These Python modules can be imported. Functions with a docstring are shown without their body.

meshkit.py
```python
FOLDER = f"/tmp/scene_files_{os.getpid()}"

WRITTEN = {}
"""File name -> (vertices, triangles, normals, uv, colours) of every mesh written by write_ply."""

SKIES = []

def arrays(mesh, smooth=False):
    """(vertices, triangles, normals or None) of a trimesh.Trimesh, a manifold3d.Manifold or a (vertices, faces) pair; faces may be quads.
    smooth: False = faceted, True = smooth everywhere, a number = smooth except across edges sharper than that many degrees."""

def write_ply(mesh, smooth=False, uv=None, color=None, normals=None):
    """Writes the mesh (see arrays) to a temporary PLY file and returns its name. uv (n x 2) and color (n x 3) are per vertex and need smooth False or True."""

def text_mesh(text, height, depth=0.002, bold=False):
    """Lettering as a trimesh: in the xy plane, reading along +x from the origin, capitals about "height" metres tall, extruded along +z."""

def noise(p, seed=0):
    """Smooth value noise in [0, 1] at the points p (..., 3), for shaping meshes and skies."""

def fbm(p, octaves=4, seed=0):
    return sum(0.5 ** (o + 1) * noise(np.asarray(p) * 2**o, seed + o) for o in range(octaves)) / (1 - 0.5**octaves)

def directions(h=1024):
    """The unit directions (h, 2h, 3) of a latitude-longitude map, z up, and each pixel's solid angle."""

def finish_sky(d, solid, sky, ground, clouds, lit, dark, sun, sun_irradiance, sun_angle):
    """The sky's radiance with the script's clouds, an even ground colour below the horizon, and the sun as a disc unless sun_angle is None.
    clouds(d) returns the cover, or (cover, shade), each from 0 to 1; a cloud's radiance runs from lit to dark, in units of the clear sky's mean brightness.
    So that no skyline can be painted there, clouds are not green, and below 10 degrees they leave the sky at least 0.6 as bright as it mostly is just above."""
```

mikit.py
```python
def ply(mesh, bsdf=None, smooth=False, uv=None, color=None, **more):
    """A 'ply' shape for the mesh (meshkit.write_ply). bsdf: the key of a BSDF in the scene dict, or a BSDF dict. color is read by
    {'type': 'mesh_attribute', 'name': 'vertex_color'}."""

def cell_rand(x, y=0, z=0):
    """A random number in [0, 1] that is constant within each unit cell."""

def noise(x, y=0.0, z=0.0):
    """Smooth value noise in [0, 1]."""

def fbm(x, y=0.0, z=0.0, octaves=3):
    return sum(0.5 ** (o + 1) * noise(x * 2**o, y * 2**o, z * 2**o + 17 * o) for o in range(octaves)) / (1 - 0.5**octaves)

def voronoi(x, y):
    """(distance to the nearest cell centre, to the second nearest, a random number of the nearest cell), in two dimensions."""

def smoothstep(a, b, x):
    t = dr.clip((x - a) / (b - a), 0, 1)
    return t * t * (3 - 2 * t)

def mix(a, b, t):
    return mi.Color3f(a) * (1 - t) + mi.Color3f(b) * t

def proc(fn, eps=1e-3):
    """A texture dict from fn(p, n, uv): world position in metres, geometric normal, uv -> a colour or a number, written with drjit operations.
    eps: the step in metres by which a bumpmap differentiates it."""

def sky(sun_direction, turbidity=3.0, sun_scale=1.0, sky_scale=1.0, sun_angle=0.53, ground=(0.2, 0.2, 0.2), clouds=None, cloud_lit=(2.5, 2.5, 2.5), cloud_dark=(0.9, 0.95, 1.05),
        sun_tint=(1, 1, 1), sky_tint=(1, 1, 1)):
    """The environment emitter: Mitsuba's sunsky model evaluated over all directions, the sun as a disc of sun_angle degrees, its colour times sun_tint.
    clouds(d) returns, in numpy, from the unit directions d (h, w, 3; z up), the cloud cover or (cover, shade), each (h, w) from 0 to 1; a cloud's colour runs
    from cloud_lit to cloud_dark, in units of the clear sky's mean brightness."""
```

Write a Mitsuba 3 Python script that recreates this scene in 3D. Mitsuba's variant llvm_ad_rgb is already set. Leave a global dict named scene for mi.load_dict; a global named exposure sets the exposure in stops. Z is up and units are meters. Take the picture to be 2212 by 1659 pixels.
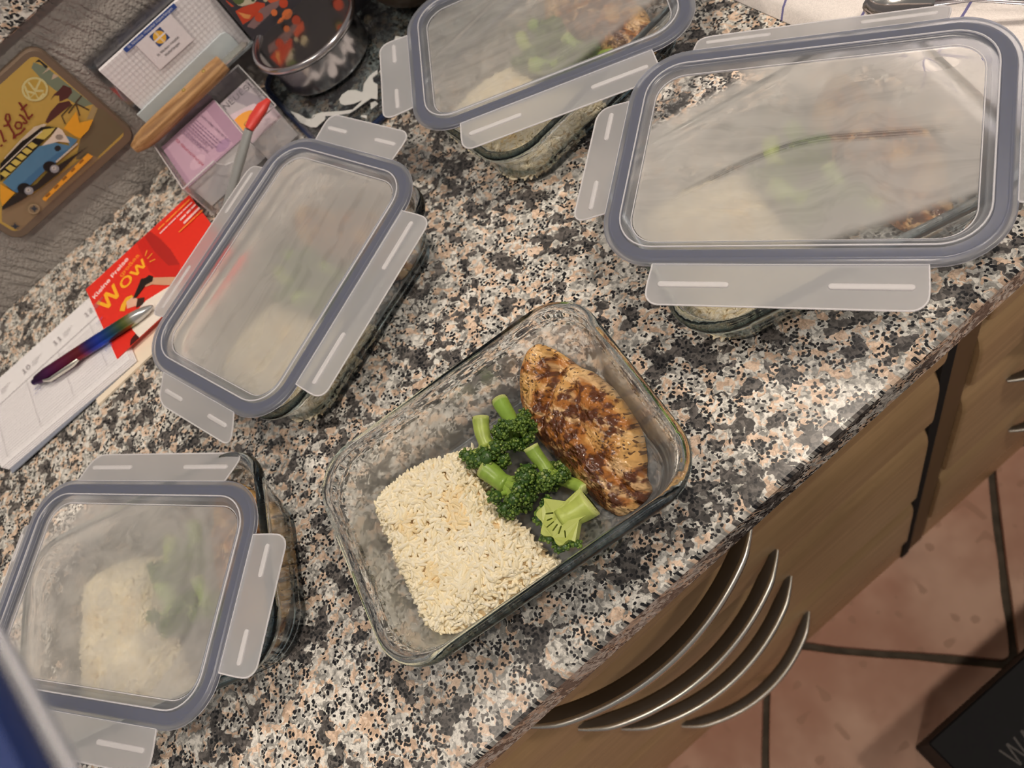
import math, random
import numpy as np, trimesh, shapely
import shapely.geometry as sg
import drjit as dr
import mitsuba as mi
import mikit, meshkit

random.seed(7); rng = np.random.default_rng(7)
T = mi.ScalarTransform4f
UP = 0.90                       # worktop height above the floor; everything below is written with the worktop at z = 0
scene, labels = {}, {}

# ------------------------------------------------------------------ camera, light, exposure
_a, _r = math.radians(34.1), math.radians(42.06)
_fwd = np.array([0, math.sin(_a), -math.cos(_a)]); _up = np.array([0, math.cos(_a), math.sin(_a)]); _rt = np.array([1.0, 0, 0])
_eye = np.array([0, 0, 0.42 + UP])
scene['camera'] = {'type': 'thinlens', 'fov': math.degrees(2 * math.atan(1106 / 1645)), 'fov_axis': 'x',
    'aperture_radius': 0.0012, 'focus_distance': 0.43, 'near_clip': 0.01, 'far_clip': 50.0,
    'to_world': T().look_at(origin=_eye.tolist(), target=(_eye + _fwd).tolist(), up=(math.sin(_r) * _rt + math.cos(_r) * _up).tolist())}
exposure = 0.08
scene['room_light'] = {'type': 'constant', 'radiance': {'type': 'rgb', 'value': [0.165, 0.157, 0.152]}}
LAMP_RADIANCE = [262.0, 228.0, 192.0]
LAMPS = [(-0.55, 0.36), (0.50, 0.36), (-0.50, -0.36), (0.70, -0.36)]
LAMP_POWER = [0.66, 1.05, 0.85, 1.15]
LAMP_Z, LAMP_R = 1.45, 0.055

# ------------------------------------------------------------------ helpers
def rgb(r, g, b):
    return {'type': 'rgb', 'value': [r, g, b]}
def lin(c):
    c = np.asarray(c, float) / 255.0
    return np.where(c < 0.04045, c / 12.92, ((c + 0.055) / 1.055) ** 2.4)
def numbered(name):
    if name not in scene and name not in labels and not any(k.startswith(name + '__') for k in scene):
        return name
    i = 1
    while True:
        k = '%s_%03d' % (name, i)
        if k not in scene and k not in labels and not any(q.startswith(k + '__') for q in scene):
            return k
        i += 1
def arr(mesh):
    if hasattr(mesh, 'to_mesh'):
        m = mesh.to_mesh(); return np.array(m.vert_properties[:, :3], float), np.array(m.tri_verts)
    if isinstance(mesh, (tuple, list)):
        v, f = np.asarray(mesh[0], float), np.asarray(mesh[1], int)
        if f.shape[1] == 4:
            f = np.vstack([f[:, [0, 1, 2]], f[:, [0, 2, 3]]])
        return v, f
    return np.array(mesh.vertices), np.array(mesh.faces)
def xf(v, M):
    return v @ M[:3, :3].T + M[:3, 3]
def tr(x, y, z, yaw=0, pitch=0, roll=0, s=1.0):
    """Matrix: scale, then rotation ZYX (degrees), then translation."""
    cz, sz = math.cos(math.radians(yaw)), math.sin(math.radians(yaw)); cy, sy = math.cos(math.radians(pitch)), math.sin(math.radians(pitch)); cx, sx = math.cos(math.radians(roll)), math.sin(math.radians(roll))
    R = np.array([[cz, -sz, 0], [sz, cz, 0], [0, 0, 1]]) @ np.array([[cy, 0, sy], [0, 1, 0], [-sy, 0, cy]]) @ np.array([[1, 0, 0], [0, cx, -sx], [0, sx, cx]])
    M = np.eye(4); M[:3, :3] = R * s; M[:3, 3] = (x, y, z); return M
def basis(o, ex, ey, ez=None):
    ex, ey = np.asarray(ex, float), np.asarray(ey, float); ez = np.cross(ex, ey) if ez is None else np.asarray(ez, float)
    M = np.eye(4); M[:3, 0], M[:3, 1], M[:3, 2], M[:3, 3] = ex, ey, ez, o; return M
def obj(name, mesh, bsdf, parent=None, M=None, smooth=30, uv=None, color=None, label=None, cat=None, group=None, kind=None, **more):
    key = numbered((parent + '__' if parent else '') + name)
    v, f = arr(mesh)
    if M is not None:
        v = xf(v, M)
        if np.linalg.det(M[:3, :3]) < 0: f = f[:, ::-1]
    v = v + np.array([0, 0, UP])
    if (uv is not None or color is not None) and smooth not in (True, False): smooth = True
    scene[key] = mikit.ply((v, f), bsdf, smooth=smooth, uv=uv, color=color, **more)
    tag(key, label, cat, group, kind)
    return key
def tag(key, label=None, cat=None, group=None, kind=None):
    d = {k: x for k, x in (('label', label), ('category', cat), ('group', group), ('kind', kind)) if x}
    if d: labels.setdefault(key, {}).update(d)
def thing(name, label, cat, group=None):
    key = numbered(name); tag(key, label, cat, group); return key
def put(name, src, to, parent=None, **t):
    """A copy of an entry under another key, moved by the matrix (in worktop coordinates)."""
    key = numbered((parent + '__' if parent else '') + name)
    sh = np.eye(4); sh[2, 3] = UP; inv = np.eye(4); inv[2, 3] = -UP
    scene[key] = {**scene[src], 'to_world': T((sh @ to @ inv).tolist())}
    tag(key, **t); return key
def cat_meshes(ms):
    vs, fs, n = [], [], 0
    for m in ms:
        v, f = arr(m); vs.append(v); fs.append(f + n); n += len(v)
    return np.vstack(vs), np.vstack(fs)
def rrect(hx, hy, r, n=8):
    out = []
    for k, (sx, sy) in enumerate([(1, 1), (-1, 1), (-1, -1), (1, -1)]):
        for t in np.linspace(0, 90, n):
            a = math.radians(t + 90 * k)
            out.append(((hx - r) * sx + r * math.cos(a), (hy - r) * sy + r * math.sin(a)))
    return np.array(out)
def loft(rings, close=False, caps=(True, True)):
    """Rings of equal length (k, n, 3) -> mesh; caps close the first and last ring with fans."""
    R = np.asarray(rings, float); k, n = R.shape[:2]
    v = R.reshape(-1, 3); f = []
    i = np.arange(n); j = (i + 1) % n
    for a in range(k - 1 + (1 if close else 0)):
        b = (a + 1) % k
        f.append(np.c_[a * n + i, a * n + j, b * n + j]); f.append(np.c_[a * n + i, b * n + j, b * n + i])
    extra = []
    if not close:
        for w, (c, ring) in enumerate(((caps[0], 0), (caps[1], k - 1))):
            if c:
                m = len(v) + len(extra); extra.append(R[ring].mean(0))
                q = np.c_[np.full(n, m), ring * n + j, ring * n + i]
                f.append(q if w == 0 else q[:, ::-1])
    if extra: v = np.vstack([v, extra])
    return v, np.vstack(f)
def box(x0, x1, y0, y1, z0, z1, c=0.0):
    """A box with chamfered edges."""
    if c <= 0:
        m = trimesh.creation.box(extents=(x1 - x0, y1 - y0, z1 - z0)); m.apply_translation(((x0 + x1) / 2, (y0 + y1) / 2, (z0 + z1) / 2)); return m
    p = []
    for sx, ax in ((x0, 1), (x1, -1)):
        for sy, ay in ((y0, 1), (y1, -1)):
            for sz, az in ((z0, 1), (z1, -1)):
                p += [(sx, sy + ay * c, sz + az * c), (sx + ax * c, sy, sz + az * c), (sx + ax * c, sy + ay * c, sz)]
    return trimesh.Trimesh(p).convex_hull
def tube(pts, rad, n=10, caps=True, flat=1.0, sy=1.0):
    p = np.asarray(pts, float); k = len(p); rad = np.broadcast_to(rad, (k,))
    t = np.gradient(p, axis=0); t /= np.linalg.norm(t, axis=1, keepdims=True) + 1e-12
    a = np.cross(t[0], [0, 0, 1.0] if abs(t[0][2]) < 0.9 else [1.0, 0, 0]); a /= np.linalg.norm(a)
    ang = np.arange(n) * 2 * np.pi / n; R = []
    for i in range(k):
        a = a - t[i] * (a @ t[i]); a /= np.linalg.norm(a); b = np.cross(t[i], a)
        R.append(p[i] + rad[i] * (sy * np.cos(ang)[:, None] * a + flat * np.sin(ang)[:, None] * b))
    return loft(R, caps=(caps, caps))
def lathe(prof, n=48, caps=(False, False)):
    a = np.arange(n) * 2 * np.pi / n
    return loft([np.c_[r * np.cos(a), r * np.sin(a), np.full(n, z)] for r, z in prof], caps=caps)
def slab(poly, z0, z1):
    """Polygon (shapely or list of xy) extruded from z0 to z1."""
    g = poly if hasattr(poly, 'geom_type') else sg.Polygon(poly)
    if not g.is_valid: g = g.buffer(0)
    ms = []
    for q in getattr(g, 'geoms', [g]):
        if q.area > 1e-9:
            m = trimesh.creation.extrude_polygon(q, z1 - z0, engine='earcut'); m.apply_translation((0, 0, z0)); ms.append(arr(m))
    return cat_meshes(ms)
class Print:
    """Flat print: pieces of colour laid on one another, all one mesh with vertex colours."""
    def __init__(self): self.v, self.f, self.c, self.n, self.k = [], [], [], 0, 0
    def add(self, v, f, col):
        self.v.append(v); self.f.append(f + self.n); self.c.append(np.tile(lin(col), (len(v), 1))); self.n += len(v)
    def poly(self, pts, col, step=0.00004):
        g = sg.Polygon(pts) if not hasattr(pts, 'geom_type') else pts
        if not g.is_valid: g = g.buffer(0)
        self.k += 1
        for q in getattr(g, 'geoms', [g]):
            if q.area < 1e-10: continue
            v, f = trimesh.creation.triangulate_polygon(q, engine='earcut')
            self.add(np.c_[v, np.full(len(v), self.k * step)], np.asarray(f), col)
    def rect(self, x0, y0, x1, y1, col): self.poly([(x0, y0), (x1, y0), (x1, y1), (x0, y1)], col)
    def line(self, a, b, w, col):
        d = np.subtract(b, a); d = d / np.linalg.norm(d) * w / 2; n = np.array([-d[1], d[0]])
        self.poly([tuple(np.add(a, n)), tuple(np.add(b, n)), tuple(np.subtract(b, n)), tuple(np.subtract(a, n))], col)
    def text(self, s, a, b, col, h=None, bold=False, aspect=None):
        """Lettering from point a to point b along the baseline."""
        m = meshkit.text_mesh(s, 1.0, depth=0.01, bold=bold); v, f = arr(m)
        w = v[:, 0].max() - v[:, 0].min(); d = np.subtract(b, a); L = np.linalg.norm(d); d = d / L; k = L / w; ky = (h if h else k)
        n = np.array([-d[1], d[0]]); top = np.abs(v[:, 2] - v[:, 2].max()) < 1e-6
        keep = top[f].all(1); f = f[keep]; used = np.unique(f); mp = -np.ones(len(v), int); mp[used] = np.arange(len(used)); v, f = v[used], mp[f]
        self.k += 1
        xy = np.asarray(a) + np.outer((v[:, 0] - v[:, 0].min()) * k, d) + np.outer(v[:, 1] * ky, n)
        self.add(np.c_[xy, np.full(len(v), self.k * 0.00004)], f, col)
    def art(self, items):
        for col, pts in items: self.poly(pts, col)
    def build(self, name, parent, M, **t):
        return obj(name, (np.vstack(self.v), np.vstack(self.f)), 'print_ink', parent, M, smooth=False, color=np.vstack(self.c), **t)
def circle(cx, cy, r, n=24): return [(cx + r * math.cos(2 * math.pi * i / n), cy + r * math.sin(2 * math.pi * i / n)) for i in range(n)]

# ------------------------------------------------------------------ materials
noise, fbm, voronoi, smoothstep, mix = mikit.noise, mikit.fbm, mikit.voronoi, mikit.smoothstep, mikit.mix
def principled(**k):
    return {'type': 'twosided', 'bsdf': {'type': 'principled', **k}}
def plain(r, g, b, rough=0.5, **k):
    return principled(base_color=rgb(r, g, b), roughness=rough, **k)
def granite(p, n, uv):
    x, y = p.x + 0.41 * p.z, p.y - 0.87 * p.z
    wx, wy = fbm(x * 300, y * 300, 1.0, octaves=3) - 0.5, fbm(x * 300, y * 300, 9.0, octaves=3) - 0.5
    u, v = x + 0.0062 * wx, y + 0.0062 * wy
    d1, d2, id1 = voronoi(u * 172, v * 172)
    big = fbm(u * 80, v * 80, 3.0, octaves=2)
    f1, f2, id3 = voronoi(u * 520 + 3, v * 520)
    mid = 0.45 * fbm(x * 420, y * 420, 5.0, octaves=2) + 0.55 * id3
    pale = mix(mi.Color3f(0.22, 0.215, 0.20), mi.Color3f(0.74, 0.715, 0.66), smoothstep(0.2, 0.8, mid))
    pink = mix(mi.Color3f(0.47, 0.335, 0.24), mi.Color3f(0.74, 0.575, 0.445), smoothstep(0.2, 0.8, mid))
    smoke = mix(mi.Color3f(0.050, 0.046, 0.044), mi.Color3f(0.16, 0.145, 0.135), smoothstep(0.25, 0.8, mid))
    sel = id1 * 0.72 + (big - 0.5) * 1.5 + 0.14 + 0.05 * (noise(x * 900, y * 900, 8.0) - 0.5)
    c = mix(smoke, pale, smoothstep(0.255, 0.285, sel))
    c = mix(c, pink, smoothstep(0.465, 0.495, sel))
    c = mix(c, pale, smoothstep(0.67, 0.70, sel))
    e1, e2, id2 = voronoi((x + 0.0016 * wx) * 470 + 7, (y + 0.0016 * wy) * 470)
    cl = fbm(x * 150, y * 150, 21.0, octaves=2)
    spot = smoothstep(0.50, 0.42, e1) * dr.select((id2 > 0.52) & (cl > 0.50) | (id2 < 0.07), 1.0, 0.0)
    c = mix(c, mi.Color3f(0.012, 0.012, 0.014), spot)
    return c * (0.86 + 0.26 * noise(x * 1500, y * 1500, 2.0))
scene['granite'] = principled(base_color=mikit.proc(granite), roughness=0.22, specular=0.5)
def plaster(p, n, uv):
    return mi.Color3f(0.31, 0.285, 0.265) * (0.86 + 0.28 * fbm(p.x * 60, p.z * 60, p.y * 40, octaves=3))
def plaster_relief(p, n, uv):
    return noise((p.x + 0.35 * p.z) * 330 + 1.2 * noise(p.x * 60, p.z * 60), (p.z - 0.3 * p.x) * 45) * 0.8 + 0.3 * noise(p.x * 700, p.z * 700)
scene['wall_plaster'] = {'type': 'bumpmap', 'arbitrary': mikit.proc(plaster_relief, 4e-4), 'scale': 0.0030, 'bsdf': principled(base_color=mikit.proc(plaster), roughness=0.85)}
def beech(p, n, uv):
    q = p.z - 0.90
    g = fbm(p.x * 9, q * 160, p.y * 160, octaves=3)
    fl = noise(p.x * 60, q * 900, p.y * 300)
    c = mix(mi.Color3f(0.36, 0.225, 0.11), mi.Color3f(0.49, 0.33, 0.175), g)
    return c * (0.92 + 0.12 * fl)
scene['beech'] = principled(base_color=mikit.proc(beech), roughness=0.38, specular=0.4)
scene['handle_reflection'] = plain(0.030, 0.018, 0.008, 0.35)  # dark reflection on the chrome handle tops, put in as a brown colour
scene['dark_gap'] = plain(0.006, 0.005, 0.005, 0.9)  # near-black in place of the shade in the gaps
scene['shaded_filler_wood'] = plain(0.13, 0.075, 0.035, 0.6)  # darker than the beech: the shade on this face is put into the colour
def terracotta(p, n, uv):
    a, b, c = fbm(p.x * 7, p.y * 7, 1.0, octaves=3), fbm(p.x * 22, p.y * 22, 4.0, octaves=3), noise(p.x * 55, p.y * 55, 9.0)
    col = mix(mi.Color3f(0.46, 0.235, 0.16), mi.Color3f(0.66, 0.42, 0.31), smoothstep(0.25, 0.75, 0.6 * a + 0.4 * b))
    return mix(col, mi.Color3f(0.36, 0.19, 0.12), smoothstep(0.80, 0.9, c) * 0.5)
scene['terracotta'] = principled(base_color=mikit.proc(terracotta), roughness=0.5, specular=0.35)
scene['grout'] = principled(base_color=mikit.proc(lambda p, n, uv: mi.Color3f(0.085, 0.07, 0.052) * (0.7 + 0.6 * noise(p.x * 80, p.y * 80))), roughness=0.95)
scene['glass'] = {'type': 'dielectric', 'int_ior': 1.5, 'ext_ior': 1.0, 'specular_transmittance': rgb(0.982, 0.990, 0.994), 'specular_reflectance': rgb(0.92, 0.98, 1.0)}
scene['acrylic'] = {'type': 'thindielectric', 'int_ior': 1.49, 'specular_transmittance': rgb(0.93, 0.93, 0.94)}
scene['board_glass'] = {'type': 'thindielectric', 'int_ior': 1.5, 'specular_transmittance': rgb(0.72, 0.76, 0.78)}
scene['steel'] = {'type': 'roughconductor', 'material': 'Cr', 'alpha': 0.03, 'distribution': 'ggx', 'specular_reflectance': rgb(1.0, 0.97, 0.93)}
scene['mirror_steel'] = {'type': 'twosided', 'bsdf': {'type': 'roughconductor', 'material': 'Ag', 'alpha': 0.012, 'distribution': 'ggx', 'specular_reflectance': rgb(0.78, 0.77, 0.76)}}
scene['brushed_steel'] = {'type': 'twosided', 'bsdf': {'type': 'roughconductor', 'material': 'Ag', 'alpha': 0.09, 'distribution': 'ggx', 'specular_reflectance': rgb(0.82, 0.80, 0.76)}}
scene['print_ink'] = principled(base_color={'type': 'mesh_attribute', 'name': 'vertex_color'}, roughness=0.45, specular=0.3)
scene['painted'] = principled(base_color={'type': 'mesh_attribute', 'name': 'vertex_color'}, roughness=0.5, specular=0.4)
# lid plastic: cloudy polypropylene
scene['lid_plastic'] = {'type': 'principledthin', 'base_color': rgb(0.79, 0.83, 0.92), 'roughness': 0.28, 'spec_trans': 0.80, 'diff_trans': 0.8, 'eta': 1.49}
scene['flap_plastic'] = {'type': 'principledthin', 'base_color': rgb(0.80, 0.815, 0.86), 'roughness': 0.45, 'spec_trans': 0.52, 'diff_trans': 0.85, 'eta': 1.49}
scene['lid_edge'] = {'type': 'principledthin', 'base_color': rgb(0.93, 0.92, 0.94), 'roughness': 0.4, 'spec_trans': 0.2, 'diff_trans': 0.9, 'eta': 1.49}  # whiter plastic for ribs; on beads it paints the bright edge lines
scene['gasket_blue'] = plain(0.006, 0.020, 0.105, 0.42, specular=0.5)
def fog(amount, fx, fy, seed, extra=None, clear=0.5, blur=0.3):
    def fn(p, n, uv):
        w = fbm(uv.x * 30, uv.y * 30, seed, octaves=2) - 0.5
        s = fbm(uv.x * fx + 3 * w, uv.y * fy + 3 * w, seed + 3.0, octaves=4)
        t = dr.clip(amount + 0.55 * (s - 0.5), 0.0, 1.0)
        return mi.Float(extra(uv, t, s, w)) if extra else mi.Float(t)
    return {'type': 'blendbsdf', 'weight': mikit.proc(fn),
        'bsdf_0': {'type': 'thindielectric', 'int_ior': 1.49},
        'bsdf_1': {'type': 'principledthin', 'base_color': rgb(0.93, 0.92, 0.915), 'roughness': blur, 'spec_trans': clear, 'diff_trans': 0.95, 'eta': 1.49}}
def fog_a(uv, t, s, w):
    corner = smoothstep(0.0, 0.012, (uv.y - 0.036) + (-uv.x - 0.066) * 0.62) * smoothstep(0.02, 0.006, dr.abs(uv.y - 0.046) - 0.004)
    corner = smoothstep(-0.004, 0.004, uv.y - 0.62 * (uv.x + 0.078) - 0.028) * smoothstep(-0.034, -0.046, uv.x)
    c2 = smoothstep(-0.002, 0.006, 0.40 * (uv.x - 0.02) - (uv.y + 0.058))
    arc = uv.y + 0.016 - 0.022 * smoothstep(-0.075, 0.02, uv.x) + 3.0 * dr.square(dr.minimum(uv.x - 0.0, 0.0))
    streak = smoothstep(0.0045, 0.001, dr.abs(arc)) * smoothstep(-0.075, -0.03, uv.x) * smoothstep(0.085, 0.05, uv.x) * (0.35 + 0.9 * noise(arc * 2600, uv.x * 25))
    thumb = smoothstep(1.0, 0.7, dr.square((uv.x - 0.066) / 0.012) + dr.square((uv.y - 0.049) / 0.005))
    t = dr.minimum(t + 0.1, 1.0)
    t = t * (1 - 0.92 * corner) * (1 - 0.8 * c2) * (1 - 0.6 * dr.clip(streak, 0, 1)) * (1 - 0.35 * thumb)
    return dr.clip(t, 0, 1)
def fog_b(uv, t, s, w):
    c = smoothstep(-0.004, 0.006, 0.5 * (uv.x - 0.045) - (uv.y + 0.042))
    return dr.clip(t * (1 - 0.85 * c), 0, 1)
def fog_d(uv, t, s, w):
    r = dr.sqrt(dr.square(uv.x + 0.01) + dr.square(uv.y + 0.005))
    th = noise(r * 160 + 4 * w, 3.0)
    c = smoothstep(0.0, 0.01, uv.y - 0.9 * (uv.x + 0.082) - 0.034)
    return dr.clip((t + 0.3 * (th - 0.5)) * (1 - 0.5 * c), 0, 1)
scene['condensation'] = fog(0.55, 40, 40, 41.0, None, 0.80, 0.30)
scene['fogged_panel_a'] = fog(0.84, 8, 130, 2.0, fog_a, 0.46, 0.24)  # whiter than the other panels: stronger lamp light put into its haze
scene['fogged_panel_b'] = fog(0.74, 9, 150, 11.0, fog_b, 0.52, 0.26)
scene['fogged_panel_c'] = fog(0.98, 9, 150, 23.0, None, 0.55, 0.32)
scene['fogged_panel_d'] = fog(0.86, 60, 60, 31.0, fog_d, 0.52, 0.30)
scene['food_paint'] = principled(base_color={'type': 'mesh_attribute', 'name': 'vertex_color'}, roughness=0.36, specular=0.5)
scene['rice_grain'] = principled(base_color={'type': 'mesh_attribute', 'name': 'vertex_color'}, roughness=0.45, specular=0.4, flatness=0.4)
scene['broccoli_flesh'] = plain(0.40, 0.46, 0.105, 0.4)
def chicken_skin(p, n, uv):
    a = fbm(uv.x * 75, uv.y * 75, 2.0, octaves=4); b = fbm(uv.x * 260, uv.y * 260, 7.0, octaves=3); sp = noise(uv.x * 950, uv.y * 950, 4.0)
    st = fbm(uv.x * 190 + uv.y * 60, uv.y * 45, 12.0, octaves=3)
    c = mix(mi.Color3f(0.62, 0.355, 0.12), mi.Color3f(0.36, 0.135, 0.028), smoothstep(0.34, 0.58, a))
    c = mix(c, mi.Color3f(0.78, 0.56, 0.30), smoothstep(0.54, 0.70, st) * 0.6)
    c = mix(c, mi.Color3f(0.10, 0.030, 0.010), smoothstep(0.49, 0.62, 0.55 * a + 0.45 * b))
    c = mix(c, mi.Color3f(0.075, 0.03, 0.012), smoothstep(0.66, 0.76, sp) * smoothstep(0.38, 0.5, b) * 0.9)
    return c
def chicken_relief(p, n, uv):
    return fbm(uv.x * 320, uv.y * 190, 5.0, octaves=3)
scene['chicken_skin'] = {'type': 'bumpmap', 'arbitrary': mikit.proc(chicken_relief, 2e-4), 'scale': 0.0030, 'bsdf': principled(base_color=mikit.proc(chicken_skin), roughness=0.25, specular=0.6, clearcoat=0.5, clearcoat_gloss=0.85)}
scene['paper_white'] = plain(0.78, 0.76, 0.78, 0.7)
scene['paper_cream'] = plain(0.80, 0.69, 0.55, 0.7)
scene['paper_red'] = plain(0.74, 0.045, 0.028, 0.45)
scene['pale_plastic'] = plain(0.50, 0.56, 0.59, 0.35)
scene['sign_tin'] = plain(0.17, 0.12, 0.085, 0.4)
def olive_wood(p, n, uv):
    g = fbm(p.x * 18, p.y * 420, p.z * 420, octaves=4)
    return mix(mi.Color3f(0.22, 0.105, 0.038), mi.Color3f(0.50, 0.30, 0.14), smoothstep(0.25, 0.75, g))
scene['handle_wood'] = principled(base_color=mikit.proc(olive_wood), roughness=0.5, specular=0.3)
scene['brass'] = plain(0.55, 0.42, 0.13, 0.35, metallic=0.9)
scene['silicone_red'] = plain(0.60, 0.045, 0.035, 0.4)
scene['handle_grey'] = plain(0.27, 0.28, 0.28, 0.3)
scene['brown_glaze'] = plain(0.055, 0.034, 0.022, 0.12, clearcoat=0.7)
scene['frost'] = plain(0.50, 0.50, 0.49, 0.6)
scene['black_card'] = plain(0.004, 0.004, 0.005, 0.65, specular=0.15)
def towel_cloth(p, n, uv):
    u, v = uv.x, uv.y
    def band(x, per, w): return smoothstep(w, w * 0.6, dr.abs(x / per - dr.floor(x / per) - 0.5) * per)
    f = dr.maximum(band(u + 0.012, 0.062, 0.0011), band(v + 0.01, 0.058, 0.0011))
    return mix(mi.Color3f(0.78, 0.73, 0.70), mi.Color3f(0.16, 0.15, 0.33), f) * (0.9 + 0.2 * noise(u * 2500, v * 2500))
scene['towel_cloth'] = principled(base_color=mikit.proc(towel_cloth), roughness=0.9, sheen=0.3)
scene['lamp_white'] = plain(0.8, 0.8, 0.8, 0.5)
scene['frosted_lip'] = {'type': 'principledthin', 'base_color': rgb(0.70, 0.77, 0.80), 'roughness': 0.35, 'spec_trans': 0.3, 'diff_trans': 0.8, 'eta': 1.49}
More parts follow.
